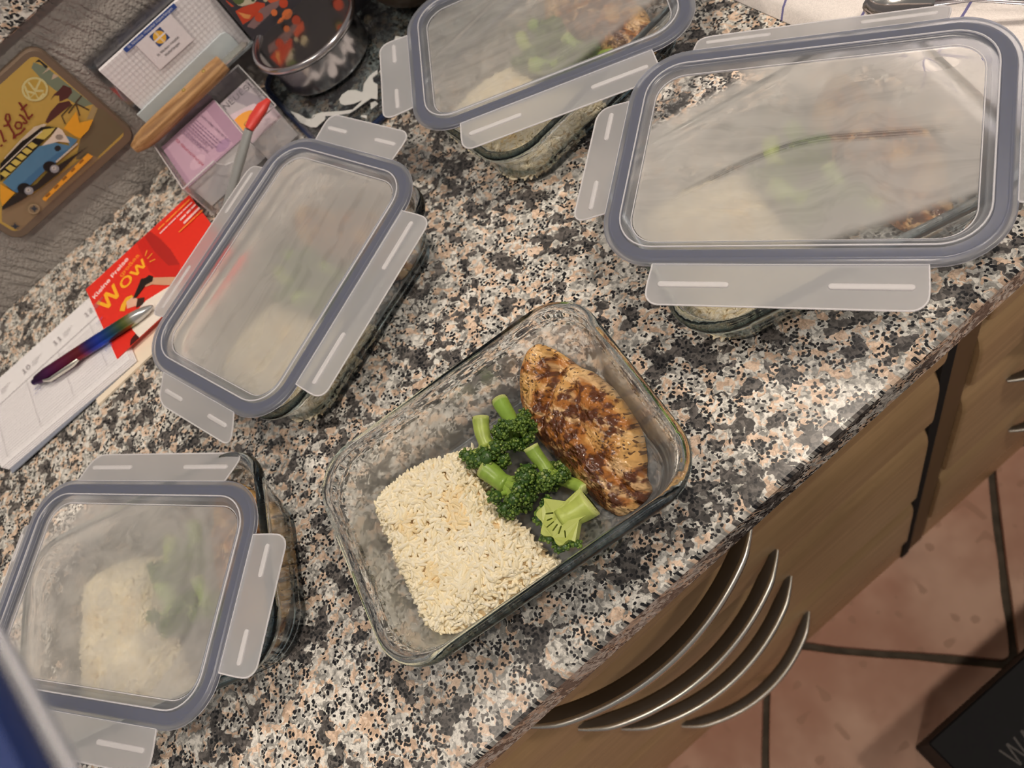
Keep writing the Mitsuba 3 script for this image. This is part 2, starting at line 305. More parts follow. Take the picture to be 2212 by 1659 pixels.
SIGN_ART = [
 ((120,130,110), [(-0.1198,0.1477),(-0.1160,0.1386),(-0.1139,0.0920),(-0.1229,0.0964),(-0.1257,0.1139),(-0.1271,0.1318),(-0.1250,0.1458)]),
 ((45,45,45), [(-0.1191,0.1471),(-0.1149,0.1469),(-0.1145,0.1380),(-0.1172,0.1383),(-0.1163,0.1446)]),
 ((190,170,150), [(-0.1239,0.1370),(-0.1146,0.1374),(-0.1149,0.1359)]),
 ((190,170,150), [(-0.1215,0.1290),(-0.1162,0.1316),(-0.1146,0.1273)]),
 ((112,100,78), [(-0.1135,0.0868),(-0.1102,0.0813),(-0.1134,0.0556),(-0.1493,0.0546),(-0.1643,0.0663),(-0.1467,0.0768),(-0.1250,0.0821)]),
 ((165,145,105), [(-0.1143,0.0916),(-0.1137,0.0870),(-0.1241,0.0829),(-0.1284,0.0861)]),
 ((145,122,95), [(-0.2448,0.0775),(-0.2142,0.0687),(-0.1522,0.0628),(-0.1494,0.0535),(-0.2535,0.0525),(-0.2547,0.0695)]),
 ((85,50,48), [(-0.1180,0.1199),(-0.1157,0.1140),(-0.1180,0.1107),(-0.1245,0.1097),(-0.1319,0.1119),(-0.1279,0.1159),(-0.1304,0.1183),(-0.1362,0.1178),(-0.1299,0.1193),(-0.1248,0.1192)]),
 ((85,50,48), [(-0.1335,0.1118),(-0.1255,0.1075),(-0.1267,0.1039),(-0.1359,0.1045),(-0.1455,0.1048),(-0.1538,0.1055),(-0.1544,0.1076),(-0.1444,0.1109)]),
 ((75,60,45), [(-0.1235,0.1020),(-0.1146,0.1031),(-0.1146,0.1043),(-0.1236,0.1031)]),
 ((75,60,45), [(-0.1242,0.1024),(-0.1208,0.0904),(-0.1195,0.0908),(-0.1229,0.1028)]),
 ((75,60,45), [(-0.1242,0.1021),(-0.1303,0.0926),(-0.1293,0.0921),(-0.1231,0.1016)]),
 ((75,60,45), [(-0.1263,0.1041),(-0.1407,0.1030),(-0.1447,0.0956),(-0.1436,0.0952),(-0.1403,0.1020),(-0.1263,0.1030)]),
 ((75,60,45), [(-0.1240,0.1027),(-0.1347,0.1008),(-0.1347,0.0997),(-0.1239,0.1016)]),
 ((205,195,140), [(-0.1296,0.1255),(-0.1317,0.1241),(-0.1340,0.1231),(-0.1365,0.1226),(-0.1391,0.1226),(-0.1415,0.1230),(-0.1437,0.1240),(-0.1456,0.1254),(-0.1471,0.1271),(-0.1480,0.1290),(-0.1484,0.1312),(-0.1482,0.1334),(-0.1475,0.1355),(-0.1463,0.1374),(-0.1446,0.1391),(-0.1426,0.1405),(-0.1403,0.1414),(-0.1378,0.1419),(-0.1353,0.1419),(-0.1329,0.1415),(-0.1308,0.1406),(-0.1289,0.1392),(-0.1274,0.1376),(-0.1264,0.1356),(-0.1260,0.1335),(-0.1261,0.1314),(-0.1268,0.1292),(-0.1280,0.1272)]),
 ((185,155,75), [(-0.1308,0.1266),(-0.1326,0.1254),(-0.1345,0.1246),(-0.1366,0.1242),(-0.1387,0.1242),(-0.1407,0.1246),(-0.1426,0.1254),(-0.1442,0.1265),(-0.1454,0.1280),(-0.1462,0.1296),(-0.1465,0.1314),(-0.1464,0.1332),(-0.1458,0.1350),(-0.1448,0.1366),(-0.1434,0.1380),(-0.1417,0.1392),(-0.1398,0.1399),(-0.1378,0.1403),(-0.1357,0.1403),(-0.1337,0.1400),(-0.1319,0.1392),(-0.1303,0.1381),(-0.1291,0.1367),(-0.1282,0.1351),(-0.1278,0.1333),(-0.1279,0.1315),(-0.1285,0.1297),(-0.1295,0.1280)]),
 ((205,195,140), [(-0.1369,0.1398),(-0.1390,0.1314),(-0.1372,0.1312),(-0.1351,0.1397)]),
 ((205,195,140), [(-0.1282,0.1355),(-0.1383,0.1321),(-0.1378,0.1306),(-0.1277,0.1340)]),
 ((205,195,140), [(-0.1445,0.1360),(-0.1405,0.1293),(-0.1376,0.1310),(-0.1389,0.1319),(-0.1391,0.1305),(-0.1428,0.1369)]),
 ((205,195,140), [(-0.1414,0.1398),(-0.1474,0.1297),(-0.1401,0.1297),(-0.1427,0.1244),(-0.1349,0.1245),(-0.1347,0.1262),(-0.1411,0.1256),(-0.1386,0.1308),(-0.1455,0.1301),(-0.1398,0.1393)]),
 ((205,195,140), [(-0.1388,0.1307),(-0.1342,0.1265),(-0.1327,0.1277),(-0.1373,0.1319)]),
 ((120,45,38), [(-0.1558,0.1334),(-0.1570,0.1299),(-0.1593,0.1244),(-0.1620,0.1195),(-0.1587,0.1180),(-0.1556,0.1185),(-0.1557,0.1199),(-0.1583,0.1195),(-0.1603,0.1198),(-0.1577,0.1241),(-0.1554,0.1297),(-0.1542,0.1331)]),
 ((120,45,38), [(-0.1597,0.1269),(-0.1518,0.1273),(-0.1517,0.1287),(-0.1595,0.1284)]),
 ((120,45,38), [(-0.1809,0.1271),(-0.1780,0.1254),(-0.1713,0.1275),(-0.1680,0.1316),(-0.1701,0.1336),(-0.1746,0.1314),(-0.1766,0.1267),(-0.1789,0.1225),(-0.1807,0.1181),(-0.1850,0.1149),(-0.1820,0.1142),(-0.1806,0.1149),(-0.1760,0.1137),(-0.1698,0.1143),(-0.1697,0.1158),(-0.1756,0.1152),(-0.1801,0.1164),(-0.1822,0.1156),(-0.1836,0.1143),(-0.1793,0.1174),(-0.1773,0.1222),(-0.1751,0.1264),(-0.1733,0.1307),(-0.1702,0.1322),(-0.1696,0.1317),(-0.1721,0.1287),(-0.1777,0.1269),(-0.1798,0.1283)]),
 ((120,45,38), [(-0.1678,0.1216),(-0.1702,0.1238),(-0.1746,0.1221),(-0.1757,0.1185),(-0.1722,0.1167),(-0.1683,0.1187),(-0.1676,0.1210),(-0.1693,0.1211),(-0.1695,0.1196),(-0.1720,0.1182),(-0.1741,0.1192),(-0.1735,0.1212),(-0.1707,0.1223),(-0.1691,0.1205)]),
 ((120,45,38), [(-0.1646,0.1258),(-0.1638,0.1236),(-0.1646,0.1206),(-0.1652,0.1178),(-0.1659,0.1182),(-0.1662,0.1200),(-0.1679,0.1195),(-0.1672,0.1171),(-0.1640,0.1170),(-0.1629,0.1205),(-0.1621,0.1239),(-0.1629,0.1264)]),
 ((120,45,38), [(-0.1855,0.1275),(-0.1891,0.1222),(-0.1923,0.1182),(-0.1889,0.1173),(-0.1884,0.1188),(-0.1905,0.1184),(-0.1877,0.1216),(-0.1840,0.1269)]),
 ((120,45,38), [(-0.1971,0.1170),(-0.1948,0.1164),(-0.1940,0.1178),(-0.1963,0.1184)]),
 ((120,45,38), [(-0.1620,0.1195),(-0.1618,0.1177),(-0.1601,0.1181),(-0.1603,0.1198)]),
 ((205,190,170), [(-0.2035,0.1086),(-0.1828,0.1106),(-0.1639,0.1111),(-0.1560,0.1076),(-0.1552,0.1056),(-0.1812,0.1057),(-0.2039,0.1065)]),
 ((30,28,26), [(-0.2096,0.1074),(-0.1810,0.1091),(-0.1758,0.1082),(-0.1600,0.1071),(-0.1552,0.1033),(-0.1509,0.0975),(-0.1675,0.0975),(-0.1913,0.0968),(-0.2234,0.0964)]),
 ((205,185,95), [(-0.1813,0.1038),(-0.1762,0.1034),(-0.1754,0.0979),(-0.1811,0.0984)]),
 ((205,185,95), [(-0.1885,0.1033),(-0.1834,0.1030),(-0.1826,0.0975),(-0.1883,0.0979)]),
 ((205,185,95), [(-0.1957,0.1029),(-0.1906,0.1026),(-0.1899,0.0970),(-0.1956,0.0975)]),
 ((205,185,95), [(-0.2029,0.1024),(-0.1978,0.1021),(-0.1971,0.0966),(-0.2029,0.0970)]),
 ((205,185,95), [(-0.2101,0.1020),(-0.2050,0.1017),(-0.2044,0.0961),(-0.2101,0.0966)]),
 ((205,185,95), [(-0.2173,0.1015),(-0.2122,0.1012),(-0.2117,0.0957),(-0.2174,0.0962)]),
 ((205,185,95), [(-0.1657,0.1039),(-0.1604,0.1045),(-0.1522,0.0991),(-0.1597,0.0980),(-0.1674,0.0980),(-0.1717,0.1047)]),
 ((220,205,190), [(-0.2141,0.1035),(-0.1793,0.1044),(-0.1625,0.1040),(-0.1623,0.1049),(-0.1792,0.1052),(-0.2139,0.1043)]),
 ((85,130,165), [(-0.2225,0.0946),(-0.1755,0.0968),(-0.1636,0.0902),(-0.1574,0.0797),(-0.1524,0.0888),(-0.1481,0.0793),(-0.1507,0.0784),(-0.1786,0.0767),(-0.1898,0.0781),(-0.2087,0.0772),(-0.2230,0.0801),(-0.2235,0.0835)]),
 ((70,115,155), [(-0.2230,0.0801),(-0.2235,0.0835),(-0.1949,0.0833),(-0.1689,0.0822),(-0.1602,0.0772),(-0.1786,0.0767),(-0.1898,0.0781),(-0.2087,0.0772)]),
 ((225,210,195), [(-0.1506,0.0979),(-0.1501,0.0937),(-0.1549,0.0814),(-0.1605,0.0887),(-0.1734,0.0955),(-0.1620,0.0960)]),
 ((150,140,130), [(-0.1547,0.0889),(-0.1556,0.0884),(-0.1568,0.0883),(-0.1580,0.0886),(-0.1590,0.0893),(-0.1597,0.0903),(-0.1600,0.0914),(-0.1598,0.0925),(-0.1592,0.0933),(-0.1582,0.0938),(-0.1570,0.0939),(-0.1559,0.0936),(-0.1548,0.0929),(-0.1541,0.0919),(-0.1539,0.0908),(-0.1540,0.0897)]),
 ((40,42,46), [(-0.1642,0.0830),(-0.1652,0.0824),(-0.1663,0.0823),(-0.1674,0.0825),(-0.1683,0.0831),(-0.1689,0.0839),(-0.1690,0.0850),(-0.1687,0.0860),(-0.1680,0.0869),(-0.1670,0.0874),(-0.1659,0.0876),(-0.1648,0.0874),(-0.1639,0.0868),(-0.1633,0.0859),(-0.1632,0.0849),(-0.1635,0.0839)]),
 ((232,165,50), [(-0.1285,0.0976),(-0.1347,0.0888),(-0.1241,0.0829),(-0.1348,0.0789),(-0.1457,0.0784),(-0.1472,0.0833),(-0.1480,0.0941)]),
 ((232,165,50), [(-0.2249,0.0952),(-0.2240,0.0812),(-0.2416,0.0800),(-0.2355,0.0868)]),
 ((45,40,38), [(-0.2416,0.0800),(-0.2218,0.0797),(-0.2053,0.0746),(-0.1877,0.0759),(-0.1765,0.0736),(-0.1457,0.0685),(-0.1596,0.0693),(-0.1855,0.0680),(-0.2050,0.0695),(-0.2282,0.0731),(-0.2448,0.0775)]),
 ((205,195,180), [(-0.1774,0.0764),(-0.1511,0.0761),(-0.1508,0.0775),(-0.1771,0.0779)]),
 ((28,28,30), [(-0.1805,0.0740),(-0.1822,0.0731),(-0.1841,0.0727),(-0.1860,0.0729),(-0.1878,0.0738),(-0.1891,0.0752),(-0.1899,0.0769),(-0.1900,0.0787),(-0.1894,0.0805),(-0.1882,0.0819),(-0.1865,0.0829),(-0.1846,0.0832),(-0.1827,0.0830),(-0.1809,0.0821),(-0.1796,0.0808),(-0.1788,0.0791),(-0.1787,0.0772),(-0.1793,0.0755)]),
 ((150,150,158), [(-0.1807,0.0710),(-0.1821,0.0702),(-0.1837,0.0699),(-0.1852,0.0702),(-0.1865,0.0710),(-0.1872,0.0723),(-0.1874,0.0737),(-0.1870,0.0752),(-0.1860,0.0764),(-0.1845,0.0772),(-0.1830,0.0775),(-0.1814,0.0772),(-0.1802,0.0764),(-0.1794,0.0751),(-0.1792,0.0737),(-0.1797,0.0722)]),
 ((205,200,195), [(-0.1818,0.0731),(-0.1827,0.0726),(-0.1838,0.0727),(-0.1847,0.0732),(-0.1852,0.0741),(-0.1851,0.0751),(-0.1846,0.0759),(-0.1837,0.0764),(-0.1826,0.0763),(-0.1817,0.0758),(-0.1812,0.0749),(-0.1812,0.0739)]),
 ((40,35,35), [(-0.1827,0.0740),(-0.1832,0.0738),(-0.1838,0.0740),(-0.1840,0.0745),(-0.1837,0.0750),(-0.1831,0.0752),(-0.1826,0.0750),(-0.1824,0.0745)]),
 ((28,28,30), [(-0.2119,0.0749),(-0.2136,0.0739),(-0.2155,0.0736),(-0.2175,0.0738),(-0.2192,0.0747),(-0.2205,0.0761),(-0.2212,0.0778),(-0.2212,0.0796),(-0.2205,0.0813),(-0.2193,0.0828),(-0.2176,0.0837),(-0.2157,0.0841),(-0.2137,0.0838),(-0.2120,0.0830),(-0.2107,0.0816),(-0.2100,0.0799),(-0.2100,0.0781),(-0.2106,0.0764)]),
 ((150,150,158), [(-0.2122,0.0719),(-0.2136,0.0710),(-0.2152,0.0708),(-0.2168,0.0711),(-0.2180,0.0719),(-0.2187,0.0731),(-0.2188,0.0746),(-0.2183,0.0761),(-0.2173,0.0773),(-0.2158,0.0781),(-0.2142,0.0784),(-0.2127,0.0781),(-0.2115,0.0772),(-0.2108,0.0760),(-0.2106,0.0746),(-0.2111,0.0731)]),
 ((205,200,195), [(-0.2132,0.0739),(-0.2142,0.0735),(-0.2152,0.0736),(-0.2161,0.0741),(-0.2166,0.0750),(-0.2165,0.0760),(-0.2159,0.0768),(-0.2150,0.0772),(-0.2139,0.0772),(-0.2131,0.0766),(-0.2126,0.0757),(-0.2126,0.0748)]),
 ((40,35,35), [(-0.2141,0.0748),(-0.2147,0.0746),(-0.2152,0.0749),(-0.2153,0.0754),(-0.2151,0.0759),(-0.2145,0.0761),(-0.2140,0.0759),(-0.2138,0.0754)]),
 ((238,165,55), [(-0.1520,0.0644),(-0.1513,0.0591),(-0.2071,0.0581),(-0.2141,0.0577),(-0.2138,0.0614)]),
 ((150,95,35), [(-0.1594,0.0638),(-0.1646,0.0636),(-0.1649,0.0616),(-0.1597,0.0618)]),
 ((150,95,35), [(-0.1707,0.0633),(-0.1759,0.0630),(-0.1762,0.0610),(-0.1710,0.0613)]),
 ((150,95,35), [(-0.1820,0.0627),(-0.1872,0.0625),(-0.1876,0.0605),(-0.1823,0.0607)]),
 ((150,95,35), [(-0.1933,0.0622),(-0.1986,0.0619),(-0.1989,0.0599),(-0.1937,0.0602)]),
 ((150,95,35), [(-0.2047,0.0616),(-0.2099,0.0614),(-0.2103,0.0594),(-0.2050,0.0596)]),
 ((170,150,120), [(-0.2232,0.0562),(-0.2246,0.0553),(-0.2262,0.0549),(-0.2279,0.0549),(-0.2294,0.0555),(-0.2306,0.0564),(-0.2314,0.0577),(-0.2317,0.0592),(-0.2315,0.0607),(-0.2308,0.0622),(-0.2297,0.0634),(-0.2283,0.0642),(-0.2267,0.0647),(-0.2251,0.0646),(-0.2236,0.0641),(-0.2224,0.0632),(-0.2216,0.0619),(-0.2213,0.0604),(-0.2214,0.0589),(-0.2221,0.0574)]),
 ((135,115,92), [(-0.2239,0.0569),(-0.2251,0.0562),(-0.2266,0.0558),(-0.2280,0.0560),(-0.2292,0.0566),(-0.2301,0.0577),(-0.2306,0.0589),(-0.2306,0.0603),(-0.2300,0.0616),(-0.2291,0.0627),(-0.2278,0.0634),(-0.2264,0.0637),(-0.2250,0.0635),(-0.2238,0.0629),(-0.2228,0.0619),(-0.2224,0.0607),(-0.2224,0.0593),(-0.2229,0.0580)]),
 ((60,65,75), [(-0.2278,0.0628),(-0.2255,0.0613),(-0.2231,0.0626),(-0.2243,0.0599),(-0.2237,0.0573),(-0.2262,0.0580),(-0.2287,0.0566),(-0.2279,0.0593)]),
 ((50,55,70), [(-0.2533,0.0628),(-0.2507,0.0609),(-0.2477,0.0626),(-0.2494,0.0593),(-0.2478,0.0565),(-0.2508,0.0578),(-0.2535,0.0573),(-0.2525,0.0598)]),
]

PACKAGE_ART = [
 ((200,75,50), [(0.0407,0.0787),(0.0474,0.0774),(0.0615,0.0723),(0.0667,0.0666),(0.0649,0.0646),(0.0463,0.0641),(0.0383,0.0656)]),
 ((225,150,90), [(0.0417,0.0772),(0.0459,0.0715),(0.0497,0.0670),(0.0462,0.0656),(0.0429,0.0690)]),
 ((205,85,60), [(0.0405,0.0919),(0.0427,0.0826),(0.0406,0.0836),(0.0400,0.0896)]),
 ((200,190,165), [(0.0460,0.0862),(0.0566,0.0790),(0.0629,0.0739),(0.0589,0.0730),(0.0485,0.0779),(0.0461,0.0812)]),
 ((95,100,80), [(0.0511,0.0807),(0.0502,0.0802),(0.0491,0.0803),(0.0483,0.0810),(0.0480,0.0820),(0.0484,0.0829),(0.0493,0.0834),(0.0503,0.0833),(0.0512,0.0826),(0.0514,0.0816)]),
 ((70,85,60), [(0.0612,0.0746),(0.0603,0.0741),(0.0592,0.0742),(0.0584,0.0749),(0.0581,0.0759),(0.0585,0.0768),(0.0593,0.0773),(0.0604,0.0772),(0.0613,0.0765),(0.0616,0.0755)]),
 ((140,110,110), [(0.0603,0.0655),(0.0787,0.0613),(0.0844,0.0567),(0.0439,0.0559),(0.0399,0.0621)]),
 ((215,95,65), [(0.0694,0.0688),(0.0820,0.0670),(0.0855,0.0600),(0.0780,0.0604),(0.0709,0.0633)]),
]

ORNAMENT = [
 ((190,188,185), [(0.0573,0.6424),(0.0624,0.6452),(0.0693,0.6435),(0.0740,0.6364),(0.0767,0.6262),(0.0834,0.6345),(0.0928,0.6384),(0.1015,0.6369),(0.0985,0.6320),(0.0930,0.6330),(0.0905,0.6274),(0.0911,0.6199),(0.0809,0.6033),(0.0780,0.6112),(0.0704,0.6128),(0.0609,0.6143),(0.0550,0.6160),(0.0433,0.6287),(0.0303,0.6496),(0.0266,0.6492),(0.0298,0.6519),(0.0373,0.6462),(0.0520,0.6256),(0.0591,0.6171),(0.0696,0.6173),(0.0710,0.6181),(0.0633,0.6228),(0.0571,0.6299),(0.0553,0.6360)]),
 ((190,188,185), [(0.0172,0.6819),(0.0212,0.6690),(0.0237,0.6538),(0.0271,0.6485),(0.0322,0.6481),(0.0392,0.6400),(0.0350,0.6342),(0.0244,0.6341),(0.0207,0.6400),(0.0167,0.6572)]),
 ((190,188,185), [(0.0607,0.6023),(0.0641,0.5968),(0.0618,0.5929),(0.0597,0.6008)]),
 ((190,188,185), [(0.0743,0.6065),(0.0787,0.6039),(0.0785,0.5980),(0.0704,0.5988)]),
]

# ------------------------------------------------------------------ structure
WALL_Y = 0.772
obj('wall_back', box(-1.6, 1.8, WALL_Y, WALL_Y + 0.12, -0.9, 0.176), 'wall_plaster', smooth=False, kind='structure', label='grey rough plaster wall behind the granite worktop')
obj('trim_1', box(-1.6, 1.8, 0.762, 1.05, 0.173, 0.203, 0.002), 'granite', kind='structure', label='granite window sill on top of the grey wall')
obj('floor', box(-2.2, 2.6, -2.4, 0.9, -0.96, -0.9105), 'grout', smooth=False, kind='structure', label='tiled kitchen floor with dark joints')
PITCH = 0.335
def floor_tile(i, j):
    # corners in the diagonal frame (u along x - y, v along x + y), a joint of about 11 mm, edges wavy as cut by hand
    c = np.array([0.297 + (i + 0.5) * PITCH * math.sqrt(2), 0.225 + (j + 0.5) * PITCH * math.sqrt(2)])
    h = (PITCH - 0.011) / math.sqrt(2)
    q = rrect(h, h, 0.014, 4); pts = []
    for a, b in zip(q, np.roll(q, -1, 0)):
        m = max(1, int(np.linalg.norm(b - a) / 0.03))
        for t in np.arange(m) / m: pts.append(a + (b - a) * t)
    pts = np.array(pts); k = 1 + 0.022 * (meshkit.noise(np.c_[pts * 14 + c * 3, np.zeros(len(pts))]) - 0.5)
    uv = c + pts * k[:, None]
    def ring(s, z):
        w = c + (uv - c) * s
        return np.c_[(w[:, 0] + w[:, 1]) / 2, (w[:, 1] - w[:, 0]) / 2, np.full(len(w), z)]
    obj('tile', loft([ring(1.0, -0.914), ring(1.0, -0.903), ring(0.992, -0.9003), ring(0.975, -0.90)], caps=(False, True)), 'terracotta', 'floor', smooth=50)
for i in range(-3, 3):
    for j in range(-4, 2):
        floor_tile(i, j)

# worktop
obj('worktop', box(-1.6, 1.8, 0.117, WALL_Y, -0.028, 0.0, 0.0018), 'granite', smooth=False, label='polished pink, grey and black granite worktop', cat='worktop')

# drawer cabinets under it
FRONT = 0.157
Z_SPLIT = [-0.05, -0.205, -0.331, -0.574, -0.782]
HANDLE = [(-0.162, 0.063, -0.154), (-0.158, 0.074, -0.279), (-0.150, 0.078, -0.403), (-0.130, 0.085, -0.644)]
def drawer_front(x0, x1, z0, z1):
    y0, h = FRONT, z1 - z0
    span = min(0.062, 0.5 * h)
    prof = [(y0 + 0.025, z0), (y0 + 0.004, z0), (y0 + 0.001, z0 + 0.002), (y0, z0 + 0.012)]
    prof += [(y0 + 0.0205 * (1 - d / span) ** 2, z1 - d) for d in np.linspace(span, 0.0, 9)] + [(y0 + 0.025, z1)]
    rings = [np.c_[np.full(len(prof), x), [p[0] + 0.002 * e for p in prof], [p[1] for p in prof]] for x, e in ((x0, 1), (x0 + 0.003, 0), (x1 - 0.003, 0), (x1, 1))]
    return loft(rings)
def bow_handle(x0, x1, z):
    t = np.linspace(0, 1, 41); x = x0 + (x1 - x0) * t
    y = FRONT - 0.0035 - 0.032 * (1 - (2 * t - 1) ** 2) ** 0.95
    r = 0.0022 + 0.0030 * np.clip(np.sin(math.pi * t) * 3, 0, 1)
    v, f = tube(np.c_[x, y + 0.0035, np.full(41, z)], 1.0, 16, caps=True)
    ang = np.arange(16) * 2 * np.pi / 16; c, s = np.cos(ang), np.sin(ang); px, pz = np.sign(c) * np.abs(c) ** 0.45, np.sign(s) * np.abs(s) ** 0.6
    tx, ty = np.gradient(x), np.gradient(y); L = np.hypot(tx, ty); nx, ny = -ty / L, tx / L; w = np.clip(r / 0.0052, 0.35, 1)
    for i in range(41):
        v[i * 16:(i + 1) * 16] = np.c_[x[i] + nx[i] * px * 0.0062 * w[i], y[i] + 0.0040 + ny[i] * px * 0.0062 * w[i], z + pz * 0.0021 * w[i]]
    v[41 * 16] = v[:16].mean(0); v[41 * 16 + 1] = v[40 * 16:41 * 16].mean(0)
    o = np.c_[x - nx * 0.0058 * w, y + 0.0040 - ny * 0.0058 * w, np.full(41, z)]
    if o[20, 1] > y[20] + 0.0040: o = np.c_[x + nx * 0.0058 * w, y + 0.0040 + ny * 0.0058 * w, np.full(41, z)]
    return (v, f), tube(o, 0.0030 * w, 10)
def cabinet(x0, x1, dxs, label):
    t = thing('drawer_cabinet', label, 'kitchen cabinet')
    obj('carcass', box(x0 + 0.002, x1 - 0.002, FRONT + 0.0255, 0.70, -0.80, -0.0285), 'dark_gap', t, smooth=False)
    obj('plinth', box(x0 + 0.002, x1 + 0.004, 0.1640, 0.19, -0.90, -0.80, 0.001), 'beech', t, smooth=False)
    for k in range(4):
        d = obj('drawer_front', drawer_front(x0, x1, Z_SPLIT[k + 1] + 0.003, -0.0285 if k == 0 else Z_SPLIT[k]), 'beech', t, smooth=40)
        hx0, hx1, hz = HANDLE[k]; dx = dxs[k]
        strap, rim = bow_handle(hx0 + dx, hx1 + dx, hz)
        obj('handle', rim, 'brushed_steel', d, smooth=50, label='curved steel outer edge of the bow handle')
        obj('reflection_band', strap, 'handle_reflection', d, smooth=50, label='dark band painting the reflection on top of the chrome bow handle')
    return t
cabinet(-0.365, 0.268, (0, 0, 0, 0), 'beech drawer cabinet with four curved steel handles under the worktop')
cabinet(0.314, 0.945, (0.535, 0.530, 0.524, 0.560), 'beech drawer cabinet right of the dark gap, cut off by the picture edge')
fs = thing('filler_strip', 'narrow brown wooden filler strip beside the dark gap between the cabinets', 'filler strip')
obj('strip', box(0.2825, 0.3125, FRONT + 0.006, FRONT + 0.022, -0.90, -0.0285, 0.001), 'shaded_filler_wood', fs, smooth=False)
obj('gap_shade', box(0.2684, 0.2822, FRONT + 0.004, FRONT + 0.035, -0.90, -0.0285), 'dark_gap', fs, smooth=False, label='black block filling the open gap in place of its shade')  # solid black block added where the gap is only shaded

# black carton on the floor
bc = thing('black_carton', 'flat black carton on the tiled floor at the lower right corner', 'box')
obj('body', box(0.078, 0.46, -0.40, -0.028, -0.9, -0.652, 0.002), 'black_card', bc, smooth=False)
pr = Print(); pr.text('WAHLUZZO', (0.128, -0.098), (0.275, -0.098), (34, 26, 22), h=0.022)
pr.build('lettering', bc, basis((0, 0, -0.6518), (1, 0, 0), (0, 1, 0)), label='faint brown lettering')

# ceiling lamps
for (lx, ly), power in zip(LAMPS, LAMP_POWER):
    t = thing('ceiling_lamp', 'round ceiling spot lamp out of the picture, ' + {(-0.55, 0.36): 'above the left worktop', (0.50, 0.36): 'above the right worktop', (-0.50, -0.36): 'behind the viewer on the left', (0.70, -0.36): 'behind the viewer on the right'}[(lx, ly)], 'lamp', 'ceiling spots')
    n = 32; a = np.arange(n) * 2 * np.pi / n
    ring = np.c_[lx + LAMP_R * np.cos(a), ly - LAMP_R * np.sin(a), np.full(n, LAMP_Z)]
    v = np.vstack([ring, [[lx, ly, LAMP_Z]]]); f = np.c_[np.full(n, n), np.arange(n), (np.arange(n) + 1) % n]
    obj('bulb', (v, f), 'lamp_white', t, smooth=False, emitter={'type': 'area', 'radiance': {'type': 'rgb', 'value': [power * e for e in LAMP_RADIANCE]}})
    obj('housing', loft([np.c_[lx + r * np.cos(a), ly + r * np.sin(a), np.full(n, z)] for r, z in ((LAMP_R + 0.001, LAMP_Z - 0.004), (LAMP_R + 0.014, LAMP_Z - 0.004), (LAMP_R + 0.014, LAMP_Z + 0.06), (LAMP_R + 0.004, LAMP_Z + 0.06))], caps=(False, True)), 'lamp_white', t)

# ------------------------------------------------------------------ glass food containers
H = 0.0523
def ring3(hx, hy, r, z, n=12): return np.c_[rrect(hx, hy, r, n), np.full(4 * n, z)]
def container_mesh():
    P = [(0.060, 0.034, 0.020, 0.0012), (0.0845, 0.0555, 0.028, 0.0012), (0.0856, 0.0566, 0.029, 0.0003), (0.0868, 0.0578, 0.030, 0.0012), (0.0873, 0.0583, 0.030, 0.004),
         (0.0912, 0.0640, 0.031, 0.022), (0.0945, 0.0690, 0.031, 0.040), (0.0962, 0.0712, 0.031, 0.0432), (0.0984, 0.0734, 0.031, 0.0446), (0.0994, 0.0743, 0.0305, 0.0470),
         (0.0994, 0.0743, 0.0305, 0.0500), (0.0986, 0.0735, 0.0300, 0.0516), (0.0968, 0.0718, 0.029, H), (0.0946, 0.0696, 0.028, 0.0518), (0.0930, 0.0680, 0.027, 0.0495),
         (0.0915, 0.0658, 0.027, 0.040), (0.0878, 0.0605, 0.027, 0.022), (0.0840, 0.0550, 0.026, 0.0085), (0.0822, 0.0530, 0.025, 0.0062), (0.0790, 0.0500, 0.023, 0.0052), (0.060, 0.034, 0.020, 0.0050)]
    return loft([ring3(*p) for p in P], caps=(True, True))
CONT = {'R': (-0.042, 0.2169, -7.8), 'A': (0.202, 0.2283, -17.5), 'B': (0.1885, 0.4628, 3.8), 'C': (-0.0664, 0.4489, 20.9), 'D': (-0.2677, 0.3192, -19.7)}
WHERE = {'R': '', 'A': 'right', 'B': 'top', 'C': 'centre-left', 'D': 'lower left'}
cmesh = container_mesh()
for k, (x, y, yaw) in CONT.items():
    obj('food_container', cmesh, 'glass', M=tr(x, y, 0, yaw), smooth=50, cat='food container', group='glass food containers',
        label={'R': 'open rectangular clear glass food container with no lid at the centre of the worktop', 'A': 'clear glass food container under the large tilted lid at the right',
               'B': 'clear glass food container under the lid at the top of the picture', 'C': 'clear glass food container under the lid left of centre, next to the red flyer', 'D': 'clear glass food container under the lid at the lower left'}[k])

film = loft([ring3(hx - 0.0005, hy - 0.0005, r, z) for hx, hy, r, z in ((0.0917, 0.0661, 0.027, 0.0405), (0.0878, 0.0605, 0.027, 0.022), (0.0840, 0.0550, 0.026, 0.0089), (0.0822, 0.0530, 0.025, 0.0066), (0.0790, 0.0500, 0.023, 0.0056), (0.060, 0.034, 0.020, 0.00535))], caps=(False, True))
obj('condensation', film, 'condensation', 'food_container', tr(CONT['R'][0], CONT['R'][1], 0, CONT['R'][2]), smooth=True, uv=arr(film)[0][:, :2], label='breath of condensation on the inside of the glass')
